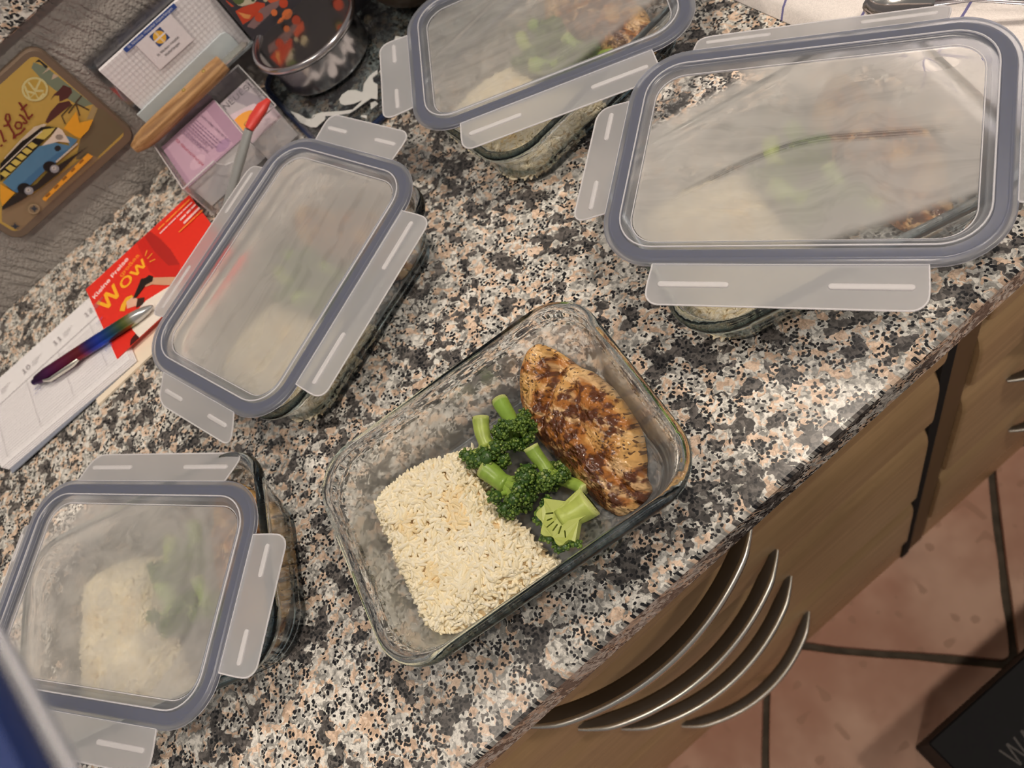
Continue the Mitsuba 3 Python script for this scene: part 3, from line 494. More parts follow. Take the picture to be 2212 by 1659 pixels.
# ------------------------------------------------------------------ lids
LX, LY, LR = 0.106, 0.076, 0.034
def lid_ring(d, z, n=12): return ring3(LX - d, LY - d, LR - d, z, n)
rim_mesh = loft([lid_ring(*p) for p in ((0.0, -0.0026), (-0.0002, -0.0014), (0.0003, -0.0004), (0.0012, 0.0), (0.0030, 0.0), (0.0036, 0.0004), (0.0044, 0.0004), (0.0050, 0.0), (0.0096, 0.0),
                 (0.0101, 0.0009), (0.0107, 0.0012), (0.0113, 0.0009), (0.0118, 0.0), (0.0136, -0.0006), (0.0142, -0.0002), (0.0148, -0.0006), (0.0158, -0.0034), (0.0170, -0.0042))], caps=(False, False))
panel_mesh = loft([ring3(LX - 0.0170, LY - 0.0170, 0.018, -0.0042), ring3(LX - 0.0185, LY - 0.0185, 0.018, -0.0046), ring3(LX - 0.026, LY - 0.026, 0.012, -0.0046), ring3(LX - 0.055, LY - 0.055, 0.005, -0.0046)], caps=(False, True))
gasket_mesh = loft([lid_ring(*p) for p in ((0.0030, -0.0012), (0.0098, -0.0012), (0.0106, -0.0030), (0.0096, -0.0060), (0.0032, -0.0060), (0.0022, -0.0034))], close=True)
def highlight_bead(d, z, r):
    q = lid_ring(d, z, 10); return tube(np.vstack([q, q[:1]]), r, 6, caps=False)
HIGHLIGHT_BEADS = [highlight_bead(0.0108, 0.0011, 0.00055), highlight_bead(0.0164, -0.0036, 0.0004), highlight_bead(0.0001, -0.0024, 0.0004)]  # thin whitish tubes that paint the highlights along the lid ridges
FW = 0.025
def flap_outline(half):
    q = rrect(half, 0.02, 0.009, 6); out = [(-half + 0.001, 0.0)]
    lo = sg.Polygon([(-half + 0.001, 0.0), (half - 0.001, 0.0), (half, FW * 0.5), (half, FW), (-half, FW), (-half, FW * 0.5)])
    lo = lo.intersection(sg.Polygon([(-half - 1, -1), (half + 1, -1), (half + 1, 0.004), (half, 0.004), (half, FW - 0.008)] + [(half - 0.008 + 0.008 * math.cos(t), FW - 0.008 + 0.008 * math.sin(t)) for t in np.linspace(0, math.pi / 2, 7)]
        + [(-half + 0.008 + 0.008 * math.cos(t), FW - 0.008 + 0.008 * math.sin(t)) for t in np.linspace(math.pi / 2, math.pi, 7)] + [(-half, FW - 0.008), (-half, 0.004), (-half - 1, 0.004)]))
    return np.array(lo.exterior.coords)[:-1]
def capsule(cx, cy, L, w, h):
    q = rrect(L / 2, w / 2, w / 2 - 1e-5, 6)
    return loft([np.c_[q[:, 0] * s0 + cx, q[:, 1] * s1 + cy, np.full(len(q), z)] for s0, s1, z in ((1, 1, -0.0002), (0.995, 0.92, h * 0.55), (0.98, 0.72, h * 0.92), (0.93, 0.4, h))], caps=(False, True))
FLAP = {}
for nm, half in (('long', 0.071), ('short', 0.042)):
    o = flap_outline(half)
    v, f = trimesh.creation.triangulate_polygon(sg.Polygon(o), engine='earcut')
    closed = np.c_[np.vstack([o, o[:1]]), np.zeros(len(o) + 1)]
    dense = np.vstack([a + (b - a) * np.linspace(0, 1, max(2, int(np.linalg.norm(b - a) / 0.004)), endpoint=False)[:, None] for a, b in zip(closed[:-1], closed[1:])] + [closed[-1:]])
    rl = 0.040 if nm == 'long' else 0.021
    FLAP[nm] = ((np.c_[v, np.zeros(len(v))], np.asarray(f)), tube(dense, 0.00055, 6, caps=False),
        [capsule(s * (half - rl / 2 - 0.006), 0.0125, rl, 0.0036, 0.0011) for s in (-1, 1)])
PAPER = {}
def lid(label, M, angles, panel_bsdf):
    """angles: opening of the flaps (degrees above the lid's plane) on the sides +y, -y, -x, +x; None where it cannot be seen."""
    t = thing('container_lid', label, 'lid', 'clip lids')
    obj('rim', rim_mesh, 'lid_plastic', t, M, smooth=60, label='cloudy plastic rim')
    for b in HIGHLIGHT_BEADS: obj('highlight_bead', b, 'lid_edge', t, M, smooth=60)
    uvv = arr(panel_mesh)[0][:, :2]
    obj('panel', panel_mesh, panel_bsdf, t, M, smooth=True, uv=uvv, label='fogged see-through panel')
    obj('gasket', gasket_mesh, 'gasket_blue', t, M, smooth=60, label='navy silicone gasket')
    sides = {'top': ('long', 0, LY), 'bottom': ('long', 180, LY), 'left': ('short', 90, LX), 'right': ('short', -90, LX)}
    for side, (kind, turn, off) in sides.items():
        ang = angles.get(side)
        if ang is None: continue
        F = M @ tr(0, 0, 0, turn) @ tr(0, off - 0.0004, -0.0008, 0, 0, ang)
        k = obj('flap', FLAP[kind][0], 'flap_plastic', t, F, smooth=False, label='cloudy plastic locking flap')
        obj('edge_glow_bead', FLAP[kind][1], 'lid_edge', k, F, smooth=50)  # whitish tube that paints the glow of the plastic edge
        for rib in FLAP[kind][2]: obj('rib', rib, 'lid_edge', k, F, smooth=50)
    return t
POSE = {'A': tr(0.2084, 0.2334, 0.0632, -52.5, -0.8, 4.2), 'B': tr(0.1957, 0.4708, 0.0605, -29.8, 1.6, 0.8),
        'C': tr(-0.0690, 0.4575, 0.0620, -68.3, 2.0, 1.5) @ tr(0, 0, 0, 90), 'D': tr(-0.2775, 0.3325, 0.0590, -44.5, 0, 1.0, 0.962)}
lid('large tilted cloudy clip lid at the right with streaks wiped in its fogged panel', POSE['A'], dict(top=-30, bottom=-2, left=-17, right=-20), 'fogged_panel_a')
lid('cloudy clip lid askew on the container at the top edge of the picture', POSE['B'], dict(top=-20, bottom=-5, left=0, right=-10), 'fogged_panel_b')
# lid C lies with its long side upright in the picture: its +x side is the upper one
lid('heavily fogged plastic clip lid on the container left of centre, beside the red flyer', POSE['C'], dict(right=0, left=-30, top=-17, bottom=-4), 'fogged_panel_c')
lid('cloudy plastic clip lid with swirling fog on the container at the lower left', POSE['D'], dict(top=-22, right=-6, left=-28, bottom=-4), 'fogged_panel_d')
lid('blurred upside-down clip lid with navy gasket close up in the lower left corner', tr(-0.1548, 0.056, 0.335, -76.8, 0, 180), dict(top=-10, left=-10, right=-10), 'lid_plastic')

# ------------------------------------------------------------------ food
def rice_mesh(seed, n):
    r = np.random.default_rng(seed)
    out = sg.Polygon([(-0.0860, 0.050), (-0.078, 0.0565), (-0.066, 0.058), (-0.051, 0.0555), (-0.035, 0.0515), (-0.022, 0.0475), (-0.008, 0.044), (-0.013, 0.027), (-0.0145, -0.001), (-0.008, -0.020), (-0.002, -0.043), (0.001, -0.0535),
        (-0.032, -0.0560), (-0.064, -0.0565), (-0.080, -0.053), (-0.0865, -0.040), (-0.0875, -0.001), (-0.0875, 0.036)])
    X, Y = np.meshgrid(np.linspace(-0.09, 0.004, 64), np.linspace(-0.06, 0.062, 82), indexing='ij')
    P = np.c_[X.ravel(), Y.ravel()]
    def height(P):
        pts = shapely.points(P); ins = shapely.contains(out, pts); d = shapely.distance(out.exterior, pts) * np.where(ins, 1, -1)
        hh = 0.0055 + 0.0175 * np.clip(d / 0.014, 0, 1) ** 0.55 + 0.005 * (meshkit.noise(np.c_[P * 45, np.zeros(len(P))], seed) - 0.5)
        return np.where(d > 0, hh, 0.0054 + d * 0.2), ins
    hz, ins = height(P)
    ids = np.arange(len(P)).reshape(X.shape); q = np.stack([ids[:-1, :-1], ids[1:, :-1], ids[1:, 1:], ids[:-1, 1:]], -1).reshape(-1, 4)
    q = q[ins[q].all(1)]
    vs = [np.c_[P, hz - 0.0018]]; fs = [np.vstack([q[:, [0, 1, 2]], q[:, [0, 2, 3]]])]; cs = [np.tile([0.78, 0.62, 0.38], (len(P), 1))]; nn = len(P)
    g = trimesh.creation.icosphere(subdivisions=1); gv, gf = np.array(g.vertices), np.array(g.faces)
    c = 0
    while c < n:
        p = np.array([r.uniform(-0.088, 0.002), r.uniform(-0.058, 0.060)])
        (z,), (i,) = height(p[None])
        if not i: continue
        L, w = r.uniform(0.0030, 0.0042), r.uniform(0.00100, 0.00128)
        v = gv * [L, w, w]; v[:, 1] += 0.06 * r.normal() * v[:, 0] ** 2 / L * 2
        M = tr(p[0], p[1], z + r.uniform(-0.0012, 0.0013), r.uniform(0, 180), r.normal() * 11, 0)
        v = xf(v, M); v[:, 2] = np.maximum(v[:, 2], 0.0053)
        lim = 0.0885; v[:, 0] = np.maximum(v[:, 0], -lim)
        vs.append(v); fs.append(gf + nn); nn += len(v)
        t = r.random(); base = np.array([0.90, 0.79, 0.53]) * (1 - t) + np.array([0.93, 0.87, 0.70]) * t
        if meshkit.noise(np.array([[p[0] * 60, p[1] * 60, 4.0]]))[0] > 0.80: base = base * [0.98, 0.90, 0.76]
        cs.append(np.tile(base * r.uniform(0.93, 1.03), (len(v), 1))); c += 1
    return (np.vstack(vs), np.vstack(fs)), np.vstack(cs)
def tube_c(pts, rad, cols, n=10):
    v, f = tube(pts, rad, n); k = len(pts)
    c = np.repeat(np.asarray(cols, float), n, 0); c = np.vstack([c, cols[0] , cols[-1]]); return v, f, c
def floret(seed, stem_len, stem_r, head_r, nb, spread=1.0, flat=1.0, pale=0.0, buds=22, cut=False):
    r = np.random.default_rng(seed)
    CUT, STEM, PALE = np.array([0.58, 0.62, 0.24]), np.array([0.20, 0.34, 0.045]), np.array([0.42, 0.50, 0.11])
    S = STEM * (1 - pale) + PALE * pale
    parts = []; t = np.linspace(0, 1, 9)
    axis = np.c_[t * stem_len, 0.0015 * np.sin(3 * t + seed), 0.0012 * np.sin(2.2 * t + 2 * seed)]
    parts.append(tube_c(axis, stem_r * (1.05 - 0.25 * t + 0.12 * (t > 0.85)), [CUT if i == 0 else S * (0.9 + 0.2 * r.random()) for i in range(9)], 14))
    cap_c = 0
    cl = []
    face = None
    if cut:      # a floret cut in half: its pale flesh lies open, the buds sit along the outer rim
        arc = np.linspace(-1.25, 1.25, 25); Rf = head_r * 1.0 * (1 + 0.10 * np.sin(arc * 9 + seed)); cx0 = stem_len * 0.72
        out = [(0.0, -stem_r)] + [(stem_len * 0.55, -stem_r * 0.9)] + [(cx0 + q * math.cos(a), q * math.sin(a)) for a, q in zip(arc, Rf)] + [(stem_len * 0.55, stem_r * 0.9), (0.0, stem_r)]
        g2 = sg.Polygon(out)
        for a in (-0.75, -0.42, -0.12, 0.2, 0.5, 0.85):
            d0 = head_r * r.uniform(0.42, 0.6); d1 = d0 + head_r * r.uniform(0.15, 0.3)
            g2 = g2.difference(sg.LineString([(cx0 + d0 * math.cos(a), d0 * math.sin(a)), (cx0 + d1 * math.cos(a + 0.05), d1 * math.sin(a + 0.05))]).buffer(0.00045))
        fv, ff = slab(g2, -0.002, 0.0042); fv[:, 2] += 0.0014 * (meshkit.noise(np.c_[fv[:, :2] * 300, fv[:, 2] * 0]) - 0.5)
        face = (fv, ff)
        for a, q in zip(arc[::2], Rf[::2]): cl.append((np.array([cx0 + q * math.cos(a), q * math.sin(a), r.uniform(-0.003, 0.001)]), np.array([math.cos(a), math.sin(a), 0.0])))
        nb = 0
    for k in range(nb):
        az = 2 * math.pi * k / nb + r.uniform(-0.3, 0.3); el = spread * r.uniform(0.25, 1.0) * 1.15
        d = np.array([math.cos(el), math.sin(el) * math.cos(az), flat * math.sin(el) * math.sin(az)])
        p0 = axis[-3] + [0, 0, 0]; p1 = axis[-1] + d * head_r * r.uniform(0.75, 1.0)
        mid = (p0 + p1) / 2 + [0.12 * head_r, 0, 0]
        u = np.linspace(0, 1, 7)[:, None]; path = (1 - u) ** 2 * p0 + 2 * u * (1 - u) * mid + u ** 2 * p1
        parts.append(tube_c(path, np.linspace(stem_r * 0.55, stem_r * 0.30, 7), [S * 1.05 * (1 - 0.35 * q) + PALE * 0.25 * q for q in np.linspace(0, 1, 7)], 8)); cl.append((p1, d))
        for _ in range(2):
            d2 = d + r.normal(size=3) * 0.45 * [1, 1, flat]; d2 /= np.linalg.norm(d2); p2 = path[3] + d2 * head_r * 0.65
            parts.append(tube_c(np.array([path[3], (path[3] + p2) / 2, p2]), [stem_r * 0.32, stem_r * 0.26, stem_r * 0.18], [S * 1.1] * 3, 6)); cl.append((p2, d2))
    g = trimesh.creation.icosphere(subdivisions=1); gv, gf = np.array(g.vertices), np.array(g.faces)
    bv, bf, bcol, n = [], [], [], 0
    for p, d in cl:
        R = head_r * (r.uniform(0.17, 0.25) if cut else r.uniform(0.28, 0.40))
        for _ in range(buds if cut else int(buds * 2.2)):
            w = r.normal(size=3); w /= np.linalg.norm(w)
            if w @ d < -0.35: continue
            w[2] *= flat
            s = r.uniform(0.0006, 0.00115); v = gv * s * r.uniform(0.85, 1.2, 3) + p + w * R * r.uniform(0.8, 1.05)
            bv.append(v); bf.append(gf + n); n += len(v)
            q = r.random(); col = np.array([0.030, 0.075, 0.012]) * (1 - q) + np.array([0.135, 0.215, 0.030]) * q
            if r.random() < 0.05: col = np.array([0.26, 0.32, 0.10])
            bcol.append(np.tile(col, (len(v), 1)))
        v = gv * R * 0.80 * [1, 1, max(flat, 0.6)] + p; bv.append(v); bf.append(gf + n); n += len(v); bcol.append(np.tile([0.035, 0.085, 0.014], (len(v), 1)))
    sv, sf, sc, n = [], [], [], 0
    for v, f, c in parts: sv.append(v); sf.append(f + n); sc.append(c); n += len(v)
    return (np.vstack(sv), np.vstack(sf), np.vstack(sc)), (np.vstack(bv), np.vstack(bf), np.vstack(bcol)), face
def chicken_mesh():
    out = np.array([(.062, .0655), (.067, .062), (.071, .056), (.076, .047), (.079, .041), (.0825, .032), (.0850, .022), (.0860, .010), (.0855, -.003), (.083, -.015), (.077, -.0275), (.0690, -.0385), (.0690, -.046), (.062, -.0495), (.052, -.0500),
        (.0437, -.0475), (.040, -.040), (.0365, -.027), (.0345, -.012), (.0325, .002), (.030, .015), (.0285, .029), (.0285, .041), (.0325, .050), (.039, .058), (.046, .063), (.054, .0655)])
    c = np.array([0.058, 0.008]); d = out - c; th = np.arctan2(d[:, 1], d[:, 0]); rr = np.linalg.norm(d, axis=1); o = np.argsort(th); th, rr = th[o], rr[o]
    na, nr = 220, 70; A = np.linspace(-math.pi, math.pi, na, endpoint=False)
    R = np.interp(A, np.r_[th - 2 * math.pi, th, th + 2 * math.pi], np.r_[rr, rr, rr]); R = (np.roll(R, 1) + 2 * R + np.roll(R, -1)) / 4
    R = R * (1 + 0.035 * (meshkit.noise(np.c_[np.cos(A) * 5, np.sin(A) * 5, A * 0]) - 0.5))
    S = 1 - (1 - np.linspace(0, 1, nr)) ** 1.6
    g1 = np.array([(.0695, .064), (.0655, .054), (.0632, .0455), (.059, .0375), (.052, .0335), (.0438, .0285), (.0365, .0215)])
    g2 = np.array([(.068, .052), (.0645, .0417), (.0648, .0246), (.060, .0139), (.0550, .0033), (.0545, -.0118), (.0555, -.0284), (.0556, -.0457)])
    g3 = np.array([(.076, .030), (.0735, .014), (.0745, -.002), (.070, -.016)])
    def dist(P, L): return shapely.distance(sg.LineString(L), shapely.points(P))
    pts = []
    for s in S[1:]:
        pts.append(np.c_[c[0] + s * R * np.cos(A), c[1] + s * R * np.sin(A)])
    P = np.vstack([[c]] + pts); s = np.r_[0, np.repeat(S[1:], na)]
    Hh = 0.0235 * (1 - s ** 3.2) ** 0.62
    fade = np.clip((1 - s) / 0.12, 0, 1)
    Hh -= fade * (0.0058 * np.exp(-(dist(P, g1) / 0.0030) ** 2) + 0.0042 * np.exp(-(dist(P, g2) / 0.0034) ** 2) + 0.0022 * np.exp(-(dist(P, g3) / 0.005) ** 2))
    lobe = 1 / (1 + np.exp(-((P[:, 1] - 0.036) + (0.055 - P[:, 0]) * 0.25) / 0.0025)) * (P[:, 0] < 0.066)
    Hh += fade * 0.0022 * lobe
    Hh += fade * (0.0030 * (meshkit.fbm(np.c_[P * 90, np.zeros(len(P))], 4, 3) - 0.5) + 0.0012 * (meshkit.fbm(np.c_[P * 420, np.zeros(len(P))], 3, 9) - 0.5))
    base = 0.0056 + 1.15 * np.clip(P[:, 1] - 0.046, 0, 1)
    top = np.c_[P, base + np.maximum(Hh, 0.0)]
    f = [np.c_[np.zeros(na, int), 1 + np.arange(na), 1 + (np.arange(na) + 1) % na]]
    for k in range(nr - 2):
        i = 1 + k * na + np.arange(na); j = 1 + k * na + (np.arange(na) + 1) % na
        f += [np.c_[i, i + na, j + na], np.c_[i, j + na, j]]
    v = np.vstack([top, [[c[0], c[1], 0.0056]]]); m = len(v) - 1; i = 1 + (nr - 2) * na + np.arange(na); f.append(np.c_[np.full(na, m), 1 + (nr - 2) * na + (np.arange(na) + 1) % na, i])
    uv = np.c_[v[:, 0] + 0.9 * v[:, 2] * 0.4, v[:, 1] + 0.3 * v[:, 2]]
    return (v, np.vstack(f)), uv
FLORETS = [  # seed, stem length, stem radius, head radius, branches, spread, flat, pale, buds, cut; x, y, z, yaw, pitch
    ((3, 0.020, 0.0052, 0.0135, 7, 1.30, 0.6, 0.70, 16, False), (0.0070, 0.0480, 0.027, -106, 16)),
    ((5, 0.024, 0.0052, 0.0110, 8, 1.15, 1.0, 0.05, 20, False), (0.0240, 0.0525, 0.024, -100, -2)),
    ((8, 0.020, 0.0064, 0.0150, 8, 1.15, 0.85, 0.15, 20, False), (-0.0090, 0.0190, 0.023, -60, 4)),
    ((11, 0.019, 0.0046, 0.0105, 6, 1.0, 1.0, 0.20, 18, False), (0.0255, 0.0110, 0.026, -100, 20)),
    ((14, 0.020, 0.0078, 0.0165, 10, 1.30, 0.5, 1.0, 16, True), (0.0355, -0.0365, 0.021, 184, -3)),
    ((17, 0.020, 0.0040, 0.0095, 5, 1.0, 0.9, 0.30, 16, False), (0.0350, -0.0270, 0.013, 112, 0)),
]
NEAR = {0: 'nearest the far rim', 1: 'against the chicken breast', 2: 'against the rice', 3: 'amid the others', 5: 'nearest the near rim'}
SAY = ['pale broccoli floret with round cut stem end, farthest from the viewer in the open container', 'broccoli floret with thick bright green stem touching the chicken in the open container', 'dark green broccoli floret lying against the rice in the open container',
       'small broccoli floret with upright stem amid the others in the open container', 'light yellow-green halved broccoli floret at the near rim of the open container', 'thin broccoli floret half hidden under the chicken in the open container']
rice, rcol = rice_mesh(21, 3000)
chick, cuv = chicken_mesh()
fl = [floret(*a) for a, _ in FLORETS]
first = {}
for k, (x, y, yaw) in CONT.items():
    M = tr(x, y, 0, yaw); where = WHERE[k]
    if k == 'R':
        first['rice'] = obj('rice', rice, 'rice_grain', M=M, smooth=True, color=rcol, label='heap of cooked white rice in the open container', cat='rice', kind='stuff')
        first['chicken'] = obj('chicken_breast', chick, 'chicken_skin', M=M, smooth=True, uv=cuv, label='browned, spiced chicken breast in the open container', cat='chicken breast')
        first['M'] = M
    else:
        D = M @ np.linalg.inv(first['M'])
        put('rice', first['rice'], D, label='white rice seen through the fogged lid of the ' + where + ' container', cat='rice', kind='stuff')
        put('chicken_breast', first['chicken'], D, label='chicken breast seen through the fogged lid of the ' + where + ' container', cat='chicken breast')
    for i, ((stem, crown, face), (_, (fx, fy, fz, fyaw, fp))) in enumerate(zip(fl, FLORETS)):
        if k != 'R' and i == 4: continue
        if k == 'R':
            t = thing('broccoli_floret', SAY[i], 'broccoli', 'broccoli in the open container'); F = M @ tr(fx, fy, fz, fyaw, fp)
            first[i] = (obj('stem', stem[:2], 'food_paint', t, F, smooth=True, color=stem[2], label='green stem with branches'), obj('crown', crown[:2], 'food_paint', t, F, smooth=True, color=crown[2], label='dark green buds'))
            if face: first['face'] = obj('cut_face', face, 'broccoli_flesh', t, F, smooth=False, label='pale yellow-green cut face')
        else:
            t = thing('broccoli_floret', 'broccoli floret %s under the fogged lid of the %s container' % (NEAR[i], where), 'broccoli', 'broccoli in the %s container' % where)
            put('stem', first[i][0], D, t); put('crown', first[i][1], D, t)
            if face: put('cut_face', first['face'], D, t)

# ------------------------------------------------------------------ things at the back
SHEET = basis((0, 0, 0), (1, 0, 0), (0, 0, 1))          # print on a vertical plane facing the viewer
def vert(y): return basis((0, y, 0), (1, 0, 0), (0, 0, 1))
def flat(z): return basis((0, 0, z), (1, 0, 0), (0, 1, 0))

# picture sign on the wall
ts = thing('tin_sign', 'yellow vintage tin sign with a blue camper van on the grey wall at the left', 'sign')
q = rrect(0.0785, 0.0565, 0.012, 6) + [-0.1855, 0.101]
obj('plate', loft([np.c_[q[:, 0], np.full(len(q), WALL_Y - 0.0003), q[:, 1]], np.c_[q[:, 0], np.full(len(q), 0.7665), q[:, 1]], np.c_[(q[:, 0] + 0.1855) * 0.985 - 0.1855, np.full(len(q), 0.7646), (q[:, 1] - 0.101) * 0.98 + 0.101]], caps=(True, True)), 'sign_tin', ts, smooth=40)
pr = Print(); pr.poly(rrect(0.0715, 0.0495, 0.006, 5) + [-0.1855, 0.1025], (190, 158, 82)); pr.art(SIGN_ART)
pr.build('picture', ts, vert(0.7645), label='printed picture with red script, round emblem and van')

# memo block in an acrylic holder on the wall
mh = thing('memo_holder', 'clear acrylic holder behind the white squared memo block on the wall', 'holder')
for i in range(4):
    obj('back_sheet', box(-0.0935 + 0.001 * i, 0.036, WALL_Y - 0.0016 - 0.0022 * i, WALL_Y - 0.0006 - 0.0022 * i, 0.050, 0.1215 - 0.0016 * i), 'acrylic', mh, smooth=False)
obj('shelf', box(-0.0930, 0.036, 0.7545, WALL_Y - 0.0003, 0.0400, 0.0420), 'frosted_lip', mh, smooth=False)
lip = [(-0.0925, 0.0424), (0.0235, 0.0424), (0.0235, 0.060), (0.0215, 0.0655), (0.017, 0.0670), (-0.0925, 0.0635)]
v, f = slab(lip, 0.0, 0.0022)
obj('front_lip', (v, f), 'pale_plastic', mh, basis((0, 0.7568, 0), (1, 0, 0), (0, 0, 1)), smooth=False, label='pale blue-grey front lip')
mp = thing('memo_pad', 'white squared memo block with a blue band and a round logo, in the acrylic holder', 'memo pad')
obj('block', box(-0.0865, 0.0345, 0.7580, 0.7625, 0.0424, 0.1112), 'paper_white', mp, smooth=False)
pr = Print(); G = (196, 190, 194)
for i in range(29):
    x = -0.0830 + 0.0042 * i
    if x < 0.0335: pr.line((x, 0.052), (x, 0.1145), 0.00035, G)
for i in range(16):
    z = 0.053 + 0.0042 * i
    if z < 0.1145: pr.line((-0.0845, z), (0.0335, z), 0.00035, G)
pr.rect(-0.046, 0.082, -0.005, 0.1105, (232, 226, 230))
pr.rect(-0.0565, 0.1108, 0.0035, 0.1152, (52, 78, 148)); pr.text('St. Nikolaus-Hospital Wallerfangen', (-0.0525, 0.1121), (-0.0005, 0.1121), (225, 228, 240), h=0.0021)
pr.rect(-0.0325, 0.0965, -0.0195, 0.1085, (52, 74, 128)); pr.poly(circle(-0.026, 0.1025, 0.0056), (236, 184, 74)); pr.rect(-0.0325, 0.1017, -0.0195, 0.1031, (240, 236, 238)); pr.rect(-0.0267, 0.0965, -0.0262, 0.1085, (240, 230, 210)); pr.rect(-0.0257, 0.0965, -0.0252, 0.1085, (240, 230, 210))
pr.text('St. Nikolaus-Hospital', (-0.0390, 0.0915), (-0.0135, 0.0915), (120, 116, 120), h=0.0020, bold=True); pr.text('Wallerfangen', (-0.0340, 0.0873), (-0.0165, 0.0873), (120, 116, 120), h=0.0020, bold=True)
pr.build('print', mp, basis((0, 0.7579, -0.0045), (1.018, 0, 0), (0, 0, 1.018), (0, -1, 0)), label='printed squares, blue band and logo')

# acrylic tray with papers
tray = thing('acrylic_tray', 'clear acrylic tray with a notched front holding papers against the wall', 'tray')
x0, x1, y0, y1, h = -0.1015, 0.0100, 0.6500, 0.7445, 0.040
obj('base', box(x0, x1, y0, y1, 0.0004, 0.0020), 'acrylic', tray, smooth=False)
fr = sg.box(x0, 0.002, x1, h).difference(sg.Polygon([(-0.064, 0.05), (-0.064, 0.036), (-0.060, 0.030), (-0.050, 0.026), (-0.042, 0.026), (-0.032, 0.030), (-0.028, 0.036), (-0.028, 0.05)]))
obj('front', slab(fr, 0, 0.0018), 'acrylic', tray, basis((0, y0 + 0.0018, 0), (1, 0, 0), (0, 0, 1)), smooth=False)
obj('back', box(x0, x1, y1 - 0.0018, y1, 0.002, h), 'acrylic', tray, smooth=False)
for xa in (x0, x1 - 0.0018): obj('side', box(xa, xa + 0.0018, y0 + 0.0018, y1 - 0.0018, 0.002, h), 'acrylic', tray, smooth=False)
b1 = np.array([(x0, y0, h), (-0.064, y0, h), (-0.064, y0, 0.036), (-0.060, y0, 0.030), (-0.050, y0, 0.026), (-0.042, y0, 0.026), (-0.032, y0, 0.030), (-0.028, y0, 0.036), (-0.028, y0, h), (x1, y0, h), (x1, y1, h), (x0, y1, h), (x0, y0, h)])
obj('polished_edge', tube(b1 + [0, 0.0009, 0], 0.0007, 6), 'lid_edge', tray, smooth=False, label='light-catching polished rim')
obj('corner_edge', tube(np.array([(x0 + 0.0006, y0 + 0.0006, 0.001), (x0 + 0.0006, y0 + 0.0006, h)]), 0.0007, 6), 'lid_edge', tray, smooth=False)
obj('note_stack', box(-0.0975, -0.0295, 0.6620, 0.7420, 0.0022, 0.0318), 'paper_white', smooth=False, label='stack of white note paper in the acrylic tray under the purple leaflet', cat='paper stack')
lf = thing('leaflet', 'purple printed leaflet on top of the note paper in the acrylic tray', 'leaflet')
obj('sheet', box(-0.0985, -0.0300, 0.6605, 0.7425, 0.0319, 0.0326), plain(0.40, 0.27, 0.36, 0.6), lf, smooth=False)
pr = Print(); pr.rect(-0.098, 0.661, -0.030, 0.742, (166, 134, 156)); pr.rect(-0.094, 0.663, -0.042, 0.738, (184, 152, 172)); pr.poly(circle(-0.060, 0.70, 0.014), (190, 158, 178)); pr.poly(circle(-0.078, 0.68, 0.009), (196, 164, 182)); pr.poly(circle(-0.050, 0.672, 0.008), (162, 130, 160))
pr.text('für Neurochirurgie', (-0.0835, 0.7340), (-0.0765, 0.6690), (150, 60, 78), h=0.0026, bold=True)
pr.text('ZARTE GÖMEL ÜBER DIE HAUT', (-0.0500, 0.7360), (-0.0440, 0.6680), (118, 92, 116), h=0.0020)
for i, w in enumerate((0.060, 0.056, 0.061, 0.058, 0.050, 0.058, 0.047)):
    xx = -0.0555 - 0.0029 * i; n = 9
    for k in range(n):
        a, b = 0.735 - w * k / n, 0.735 - w * (k + 0.72) / n
        pr.line((xx + 0.0055 * k / n, a), (xx + 0.0055 * (k + 0.72) / n, b), 0.0011, (140, 112, 138))
pr.build('print', lf, flat(0.0327), label='small dark text lines and a red heading')
mg = thing('magazine', 'grey magazine with large dark letters and an orange disc in the acrylic tray', 'magazine')
obj('pages', box(-0.0288, 0.0078, 0.6540, 0.7420, 0.0022, 0.0260), 'paper_white', mg, smooth=False)
pr = Print(); pr.rect(-0.0286, 0.6545, 0.0076, 0.7415, (178, 170, 176)); pr.poly([(-0.02, 0.7415), (-0.004, 0.7415), (0.0076, 0.69), (0.0076, 0.672), (-0.010, 0.705)], (150, 142, 152)); pr.poly([(-0.0286, 0.715), (-0.004, 0.702), (0.0076, 0.672), (0.0076, 0.655), (-0.0286, 0.655)], (206, 186, 196))
pr.poly([(x, y) for x, y in circle(-0.0235, 0.687, 0.0165) if x > -0.0284] + [(-0.0284, 0.672)], (228, 158, 72)); pr.poly(sg.Point(-0.0205, 0.684).buffer(0.0034).difference(sg.Point(-0.0205, 0.684).buffer(0.0026)), (110, 85, 60))
pr.text('NEUES!', (-0.0280, 0.7255), (0.0060, 0.7255), (88, 84, 92), h=0.0105); pr.text('VIELE', (0.0045, 0.722), (0.0045, 0.702), (110, 104, 110), h=0.003)
pr.build('cover_print', mg, flat(0.0261))
# silicone brush leaning over the tray
sb = thing('silicone_brush', 'brush with red head and grey handle leaning over the front of the acrylic tray', 'brush')
bp = np.array([(-0.0885, 0.6370, 0.0068), (-0.070, 0.6375, 0.0170), (-0.045, 0.6395, 0.0320), (-0.022, 0.6430, 0.0445)])
obj('handle', tube(bp, [0.0036, 0.0052, 0.0058, 0.0050], 12, flat=0.7), 'handle_grey', sb, smooth=50, label='flat grey handle')
obj('head', tube(np.array([(-0.0215, 0.6430, 0.0448), (-0.012, 0.6450, 0.0470), (0.000, 0.6480, 0.0485), (0.0085, 0.6510, 0.0480)]), [0.0050, 0.0066, 0.0064, 0.0030], 12, flat=0.7), 'silicone_red', sb, smooth=50, label='red silicone head')
